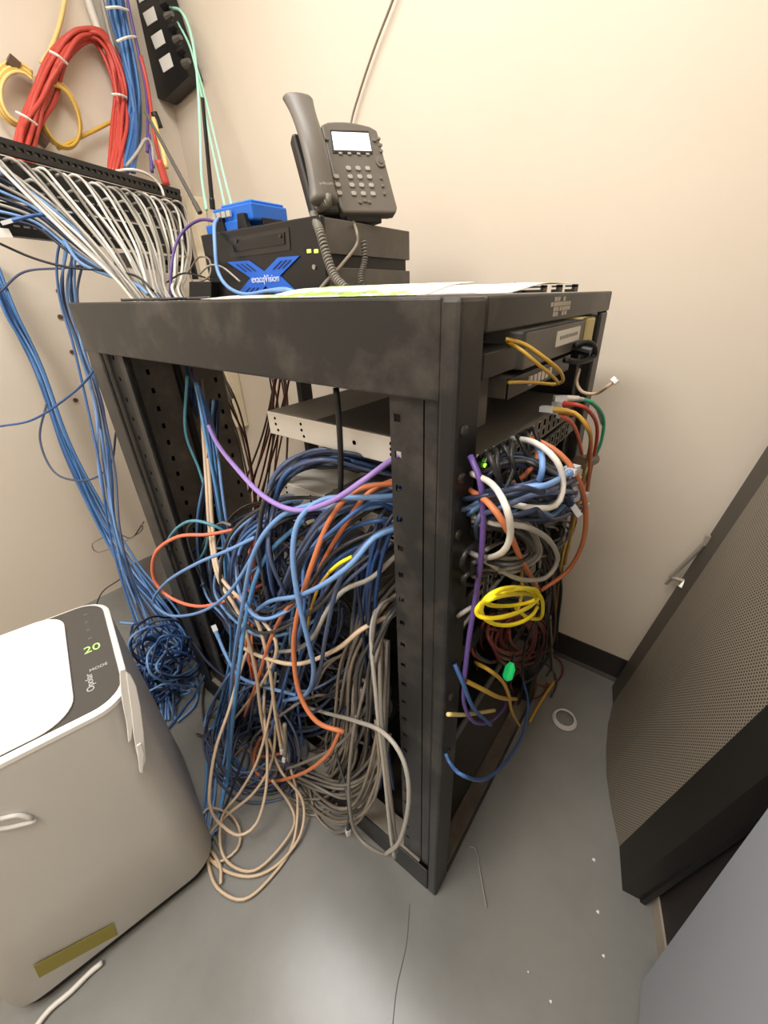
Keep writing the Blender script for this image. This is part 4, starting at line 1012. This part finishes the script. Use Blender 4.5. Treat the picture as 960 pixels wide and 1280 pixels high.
# oddments between bundle and jack block
for i, (c, pts, rr_) in enumerate((('pale_yellow', [(192, 148, -1.6), (198, 170, -1.58), (204, 190, -1.56), (208, 210, -1.55)], .008), ('red', [(198, 200, -1.52), (203, 215, -1.52), (208, 232, -1.52)], .013),
                              ('light_grey', [(158, 208, -1.55), (172, 190, -1.55), (182, 174, -1.55), (190, 182, -1.55), (192, 210, -1.55)], .005), ('purple', [(186, 168, -1.58), (188, 190, -1.56), (190, 215, -1.54)], .006),
                              ('black', [(192, 140, -1.6), (197, 152, -1.6), (200, 160, -1.6)], .011))):
    cab(['pale yellow lead hanging below the jack block', 'thick red connector body below the jack block', 'pale lead bent over behind the bracket', 'purple lead beside the thick red connector', 'black plug at the top of the pale yellow lead'][i], c, pts, ax='x', rr=rr_)
t = thing('cable_duct', 'beige plastic duct standing in the room corner behind the router', 'duct', (-1.74, .8, .9))  # made-up pale strip imitates the light on the wall corner
MB().box(-1.76, -1.70, .80, .848, .6, 1.58).build('channel', mat('duct_beige', '#E6D8BC', .5), t, bevel=.003)
MB().box(-1.755, -1.705, .795, .80, .6, 1.58).build('cover', mat('duct_beige2', '#EADCBF', .5), t, bevel=.002)

# ------------------------------------------------------------------ front of the rack
X = 'x'
bundle(20, '{c} patch cable with clear plug in the row fanning from the lower switch', ['slate_blue', 'light_blue', 'navy', 'slate_blue'],
       [(588, 640, -.01), (620, 628, .04), (660, 620, .07), (690, 618, .08), (712, 606, .08)], ax=X, wpx=[24, 22, 22, 26, 26], wd=.02, rr=.0031, seed=41, group='blue patch cables fanning across the front', ends='e', along=12)
bundle(10, '{c} cable swirling between the two front panels', ['navy', 'slate_blue', 'dark_grey', 'black'],
       [(600, 590, .0), (640, 575, .03), (680, 585, .06), (710, 610, .07), (700, 640, .06), (660, 645, .04), (600, 640, .0)], ax=X, wpx=12, wd=.02, rr=.003, seed=42, stuff=True, group='dark cables swirling across the front')
bundle(9, '{c} cable behind the white loops on the front', ['grey', 'light_grey', 'dark_grey'],
       [(590, 650, .0), (625, 655, .03), (655, 665, .05), (665, 690, .05), (640, 705, .04), (600, 700, .0)], ax=X, wpx=12, wd=.02, rr=.003, seed=43, stuff=True, group='grey cables behind the white loops')
for i in range(7):
    f_ = i / 6; x0 = 602 + 58 * f_
    cab('black cable plugged into the upper switch and hanging', 'black', [(x0, 572 - 32 * f_, .005), (x0 + 8, 568 - 30 * f_, .035), (x0 + 20 - 9 * (i % 2), 595 - 18 * f_, .05), (x0 + 34 - 14 * (i % 3), 640, .05), (x0 + 48 - 12 * (i % 2), 690, .035), (x0 + 50, 720, .02)][:4 + (i % 3)], ax=X, rr=.0038, ends='s', group='black cables plugged into the upper switch')
cab('white cable making the larger upper loop on the front', 'white', [(640, 548, .02), (668, 553, .06), (695, 575, .09), (704, 605, .1), (694, 632, .1), (660, 634, .08), (620, 625, .04)], ax=X, rr=.0044)
cab('white cable bowing in front of the orange one', 'white', [(590, 592, .01), (615, 605, .05), (633, 635, .08), (638, 668, .08), (628, 690, .07), (606, 697, .03), (586, 690, .0)], ax=X, rr=.0044)
cab('pale grey cable in the lowest wide loop on the front', 'light_grey', [(590, 645, .01), (620, 655, .05), (655, 658, .08), (686, 675, .09), (697, 700, .09), (682, 722, .08), (650, 724, .06), (614, 706, .03), (586, 690, .0)], ax=X, rr=.0044)
cab('light blue cable in a short loop under the upper switch', 'light_blue', [(650, 548, .02), (672, 558, .06), (678, 585, .08), (668, 608, .07), (640, 618, .05), (600, 622, .0)], ax=X, rr=.0044)
cab('orange cable sweeping widest around the front right', 'orange', [(655, 545, .02), (690, 560, .06), (718, 590, .09), (732, 635, .1), (728, 680, .1), (708, 715, .08), (676, 738, .05)], ax=X, rr=.0048)
cab('orange cable slanting down through the white loops', 'orange', [(586, 612, .0), (612, 630, .05), (636, 665, .07), (652, 700, .06), (672, 735, .05)], ax=X, rr=.0046)
cab('orange cable bending under the black cords', 'orange', [(668, 545, .02), (672, 570, .05), (655, 595, .05), (625, 612, .02), (600, 620, .0)], ax=X, rr=.0042)
cab('purple cable hanging along the near post on the front', 'purple', [(588, 570, .012), (600, 600, .03), (604, 640, .035), (602, 690, .035), (594, 750, .03), (586, 800, .025), (580, 850, .02)], ax=X, rr=.0046)
# cables at the far end of the upper switch
for i, (c, pts, lb) in enumerate((('yellow', [], ''), ('orange', [(700, 515, .02), (722, 520, .05), (737, 538, .07), (738, 570, .07), (734, 610, .06), (728, 640, .04)], 'orange cable at the far end of the upper switch'),
                              ('dull_yellow', [(692, 512, .02), (718, 516, .05), (734, 535, .07), (738, 555, .07), (728, 600, .05), (716, 660, .03), (706, 705, .02)], 'dull yellow cable at the far end of the upper switch'),
                              ('red', [(705, 505, .02), (728, 508, .05), (744, 525, .06), (746, 550, .06), (738, 590, .05), (734, 620, .04)], 'red cable at the far end of the upper switch'),
                              ('green', [(710, 500, .02), (738, 502, .05), (754, 522, .06), (752, 550, .06), (742, 575, .05), (728, 610, .03)], 'green cable at the far end of the upper switch'),
                              ('white', [(708, 498, .02), (728, 499, .04), (746, 510, .05), (753, 530, .05)], 'white cable over the green one at the upper switch'),
                              ('coral', [(700, 520, .01), (716, 530, .03), (726, 560, .04), (730, 600, .04), (720, 650, .03)], 'coral cable behind the strap on the right'))):
    if pts: cab(lb, c, pts, ax=X, rr=.004, ends='s')
tag(MB().tube([at(724, 578, X, .05), at(742, 574, X, .05)], .012, 10).build('cable_strap', cm('brown'), smooth=False), 'brown strap holding the cables at the far right', 'strap')
# yellow and dark red coils
for i in range(3):
    p = [(a, b, .07 + .012 * math.sin(k * .7 + i)) for k, (a, b) in enumerate(ringp(635 + 2 * i, 754 + (0, 4, -4)[i], 41 - 5 * i, (15, 23, 7)[i], -.30 + .10 * i, 20, 370))]
    cab('bright yellow cable loop coiled at mid height on the front', 'yellow', p, ax=X, rr=.0034, group='bright yellow loops on the front')
cab('bright yellow tail dropping from the yellow coil', 'yellow', [(668, 736, .07), (678, 752, .07), (676, 772, .06), (660, 772, .05), (645, 760, .04)], ax=X, rr=.0042)
cab('thin yellow lead rising from the yellow coil', 'dull_yellow', [(645, 768, .05), (652, 745, .05), (652, 720, .04), (650, 700, .02)], ax=X, rr=.0036)
for i in range(7):
    p = [(a, b, .01 + .015 * math.sin(k * .6 + i)) for k, (a, b) in enumerate(ringp(636 + i * 4, 792 + (i % 3) * 5, 28 - 2 * (i % 4), 24 + 3 * (i % 3), .5, 30 * i, 30 * i + 340))]
    cab('dark red cable loop coiled below the yellow coil', 'dark_red', p, ax=X, rr=.0046, group='dark red loops below the yellow coil')
bundle(6, '{c} cord hanging at the front right under the loops', ['black', 'brown', 'dark_grey'], [(668, 650, .02), (682, 690, .03), (692, 735, .03), (690, 780, .02), (688, 815, .02)], ax=X, wpx=[10, 10, 9, 8, 7], wd=.015, seed=45, name='electric_cable', group='dark cords at the front right')
bundle(5, '{c} lead hanging by the far rail on the right', ['brown', 'taupe', 'dull_yellow'], [(722, 600, .0), (716, 650, .0), (704, 700, .0), (696, 750, .0), (690, 800, -.01)], ax=X, wpx=5, wd=.015, seed=46, group='leads beside the far rail')
cab('black cord snaking down from the dark red coil', 'black', [(688, 740, .04), (670, 775, .04), (656, 810, .03), (654, 850, .02), (668, 845, .03), (690, 815, .04)], ax=X, rr=.0042, name='electric_cable')
cab('taupe lead ending in a dull yellow connector on the right', 'taupe', [(688, 770, .03), (690, 810, .03), (692, 848, .03)], ax=X, rr=.0032)
cab('dull yellow connector lead slanting down at the right', 'dull_yellow', [(693, 852, .03), (682, 868, .02), (670, 888, .01), (662, 902, .0)], ax=X, rr=.0055)
cab('dull yellow lead curling by the green connector', 'dull_yellow', [(594, 828, .0), (612, 838, .03), (628, 852, .04), (636, 870, .04), (640, 890, .03), (650, 908, .02)], ax=X, rr=.0045)
cab('dull yellow lead lying across the lower shelf', 'dull_yellow', [(584, 852, .01), (604, 862, .03), (625, 872, .04), (645, 874, .03)], ax=X, rr=.005)
cab('pale yellow lead pointing into the rack near the base', 'pale_yellow', [(560, 893, .012), (585, 893, .02), (618, 888, .03)], ax=X, rr=.0042)
cab('grey lead with a pale tip on the middle shelf', 'light_grey', [(572, 770, .005), (588, 760, .02), (606, 752, .02)], ax=X, rr=.004)
t = thing('connector', 'bright green connector at the lower front of the rack', 'connector', at(636, 840, X, .03))
g0, g1 = at(633, 850, X, .03), at(640, 828, X, .03); dg = (g1 - g0)
MB().tube([g0, g0 + dg * .15, g0 + dg * .7, g1], [.005, .010, .010, .004], 8).build('housing', mat('signal_green', '#22D070', .4, emit=.35), t, smooth=False)  # housing given a slight glow of its own
MB().tube([g1, g1 + dg * .5], .003, 8).build('lead', cm('black'), t)
cab('blue cable drooping in a hook at the lowest front edge', 'mid_blue', [(654, 850, .01), (660, 880, .03), (654, 915, .05), (636, 948, .06), (608, 973, .06), (580, 970, .05), (564, 956, .02), (557, 942, .006)], ax=X, rr=.004)
cab('blue cable slanting down beside the near post', 'mid_blue', [(568, 830, .006), (578, 852, .02), (592, 885, .03), (613, 906, .03)], ax=X, rr=.0044)
cab('purple cable curling round at the foot of the near post', 'purple', [(580, 850, .02), (580, 880, .02), (592, 902, .03), (612, 902, .03), (630, 885, .03), (636, 865, .02)], ax=X, rr=.004)
# top slot leads
cab('pale yellow lead drooping from the top slot, upper one', 'dull_yellow', [(632, 424, -.01), (655, 430, .01), (680, 447, .03), (700, 464, .04), (703, 477, .03), (690, 481, .01)], ax=X, rr=.003)
cab('pale yellow lead drooping from the top slot, lower one', 'dull_yellow', [(634, 428, -.01), (652, 438, .015), (672, 455, .03), (690, 470, .035), (696, 480, .02), (664, 478, .0), (636, 478, .0)], ax=X, rr=.003)
cab('tan lead with a white tip poking out at the far right', 'tan', [(724, 462, .0), (721, 478, .02), (728, 490, .04), (745, 492, .06), (758, 484, .08), (769, 476, .09)], ax=X, rr=.0034)
p = at(766, 478, X, .088); p2 = at(771, 474, X, .092)
tag(MB().tube([p, p2], .006, 8).build('wire_tip', M_white, smooth=False), 'white crimped tip of the tan lead at the far right', 'connector')
cab('black power cord looped from the grey appliance', 'black', [(718, 432, .005), (734, 428, .02), (743, 434, .03), (742, 446, .03), (726, 452, .02), (706, 450, .005)], ax=X, rr=.006, name='electric_cable')

# ------------------------------------------------------------------ bits on the floor
for i in range(3):
    P = []
    for k in range(17):
        a = 2 * math.pi * k / 16 * (1.05); P.append(Vector((.110 + (.034 - .0025 * i) * math.cos(a + i), .591 + (.034 - .002 * i) * math.sin(a + i), .0035 + .004 * i)))
    cable3('wire_ring', 'white wire ring lying in the small coil on the floor', 'wire', P, 'white', .0028, 'rings of the small white wire coil')
cab('short pale thread lying on the floor before the rack', 'light_grey', [(586, 1058, .001, 'z'), (595, 1062, .001, 'z'), (600, 1090, .001, 'z'), (608, 1135, .001, 'z')], rr=.0011, name='thread', cat='thread')
cab('white power cable coming out from under the air conditioner', 'white', [(128, 1203, .008, 'z'), (112, 1216, .006, 'z'), (88, 1240, .006, 'z'), (62, 1262, .006, 'z'), (40, 1290, .006, 'z')], rr=.0052, name='electric_cable')
for i, (px, py) in enumerate(((742, 1075), (747, 1140), (754, 1195), (688, 1252), (608, 968), (660, 1215))):
    p = at(px, py, 'z', 0); s_ = .0035 - .0004 * i
    tag(MB().prism([(p.x - s_, p.y - s_ * .6, .0005), (p.x + s_, p.y - s_ * .8, .0005), (p.x + s_ * .7, p.y + s_, .0005), (p.x - s_ * .6, p.y + s_ * .7, .0005)], (0, 0, .0015)).build('paper_scrap', M_label),
        ['tiny white scrap on the floor nearest the leaning door', 'tiny white scrap between two others beside the door', 'tiny white scrap nearest the grey cabinet', 'tiny white scrap at the bottom edge of the picture', 'tiny scrap under the blue hooked cable', 'tiny white scrap on the floor left of the cabinet'][i], 'scrap')
cr = MB().tube(spline([at(px, py, 'z', .0004) for px, py in ((512, 1130), (508, 1180), (496, 1235), (490, 1290))]), .0009, 5)
S('trim_1', cr, mat('seam_dark', '#57554F', .7))
# screws and marks on the left wall
for i, (px, py) in enumerate(((75, 396), (90, 440), (73, 364), (94, 500))):
    p = at(px, py, 'x', XL)
    tag(MB().tube([(XL, p.y, p.z), (XL + .006, p.y, p.z)], .008, 10).build('wall_anchor', cm('brown'), smooth=False), ['brown wall anchor left of the rack skirt', 'brown wall anchor below the skirt corner', 'dark clip on the wall above the skirt corner', 'lowest brown wall anchor by the blue strands'][i], 'anchor')

# ------------------------------------------------------------------ the rest of the tangle: cables nobody could tell apart, deep in the heap
g = random.Random(5)
def loop(cx, cy, rx, ry, y0, y1, cols, n=9):
    a0 = g.uniform(0, 6.28); span = g.uniform(3.2, 6.5); rot = g.uniform(-.9, .9); P = []
    for k in range(n):
        a = a0 + span * k / (n - 1); x, y = rx * math.cos(a), ry * math.sin(a)
        P.append(atf(cx + x * math.cos(rot) - y * math.sin(rot), cy + x * math.sin(rot) + y * math.cos(rot), 'y', y0 + (y1 - y0) * (.5 + .5 * math.sin(a * .7 + rot * 5))))
    cable3('c', '', '', P, g.choice(cols), .0034, stuff=True)
DK = ['navy', 'slate_blue', 'dark_grey', 'navy', 'black', 'taupe', 'slate_blue', 'brown']
GY = ['taupe', 'dark_grey', 'grey', 'taupe', 'navy']
for i in range(70): loop(g.uniform(330, 440), g.uniform(660, 900), g.uniform(25, 70), g.uniform(25, 80), .06, .3, DK)
for i in range(34): loop(g.uniform(270, 330), g.uniform(680, 960), g.uniform(14, 34), g.uniform(30, 80), .02, .16, ['slate_blue', 'navy', 'light_blue', 'dark_grey', 'mid_blue', 'taupe'])
for i in range(26): loop(g.uniform(380, 450), g.uniform(850, 980), g.uniform(25, 60), g.uniform(20, 50), .02, .16, GY)
for i in range(16):                      # upper arc fill, behind the rail
    cy = g.uniform(585, 640)
    P = [atf(500, cy + g.uniform(-10, 40), 'y', .2), atf(430, cy - 6, 'y', .16), atf(370, cy + 4, 'y', .12), atf(340 + g.uniform(-8, 20), cy + 50, 'y', .08), atf(345 + g.uniform(-10, 40), cy + 130, 'y', .08), atf(390 + g.uniform(-20, 40), cy + 200, 'y', .12)]
    cable3('c', '', '', P, g.choice(['navy', 'slate_blue', 'dark_grey']), .0036, stuff=True)
for i in range(26):                      # front: lumps between the panels
    cx, cy = g.uniform(610, 690), g.uniform(600, 720); rx, ry = g.uniform(14, 38), g.uniform(8, 26); a0 = g.uniform(0, 6.28)
    P = [at(cx + rx * math.cos(a0 + k * .62), cy + ry * math.sin(a0 + k * .62) - .3 * rx * math.cos(a0 + k * .62), 'x', .012 + .02 * math.sin(k + i)) for k in range(8)]
    cable3('c', '', '', P, g.choice(['grey', 'dark_grey', 'slate_blue', 'navy', 'black', 'taupe']), .003, stuff=True)
for i in range(22):                      # low front: brown and black leads
    cx, cy = g.uniform(610, 680), g.uniform(740, 870); rx, ry = g.uniform(12, 34), g.uniform(10, 34); a0 = g.uniform(0, 6.28)
    P = [atf(cx + rx * math.cos(a0 + k * .62), cy + ry * math.sin(a0 + k * .62), 'x', -.03 + .03 * math.sin(k + i)) for k in range(8)]
    cable3('c', '', '', P, g.choice(['brown', 'black', 'dark_red', 'dark_grey']), .003, stuff=True)
tg = TANGLE.build('cable_tangle', cm('navy'), smooth=True)
names = []
for c, _ in TCOL:
    if c not in names: names.append(c)
tg.data.materials.clear()
for c in names: tg.data.materials.append(cm(c))
idx = []
for c, n in TCOL: idx += [names.index(c)] * n
tg.data.polygons.foreach_set('material_index', idx)
tag(tg, 'dark mass of tangled navy, grey and brown cables deep inside the rack', 'cable tangle', kind='stuff')
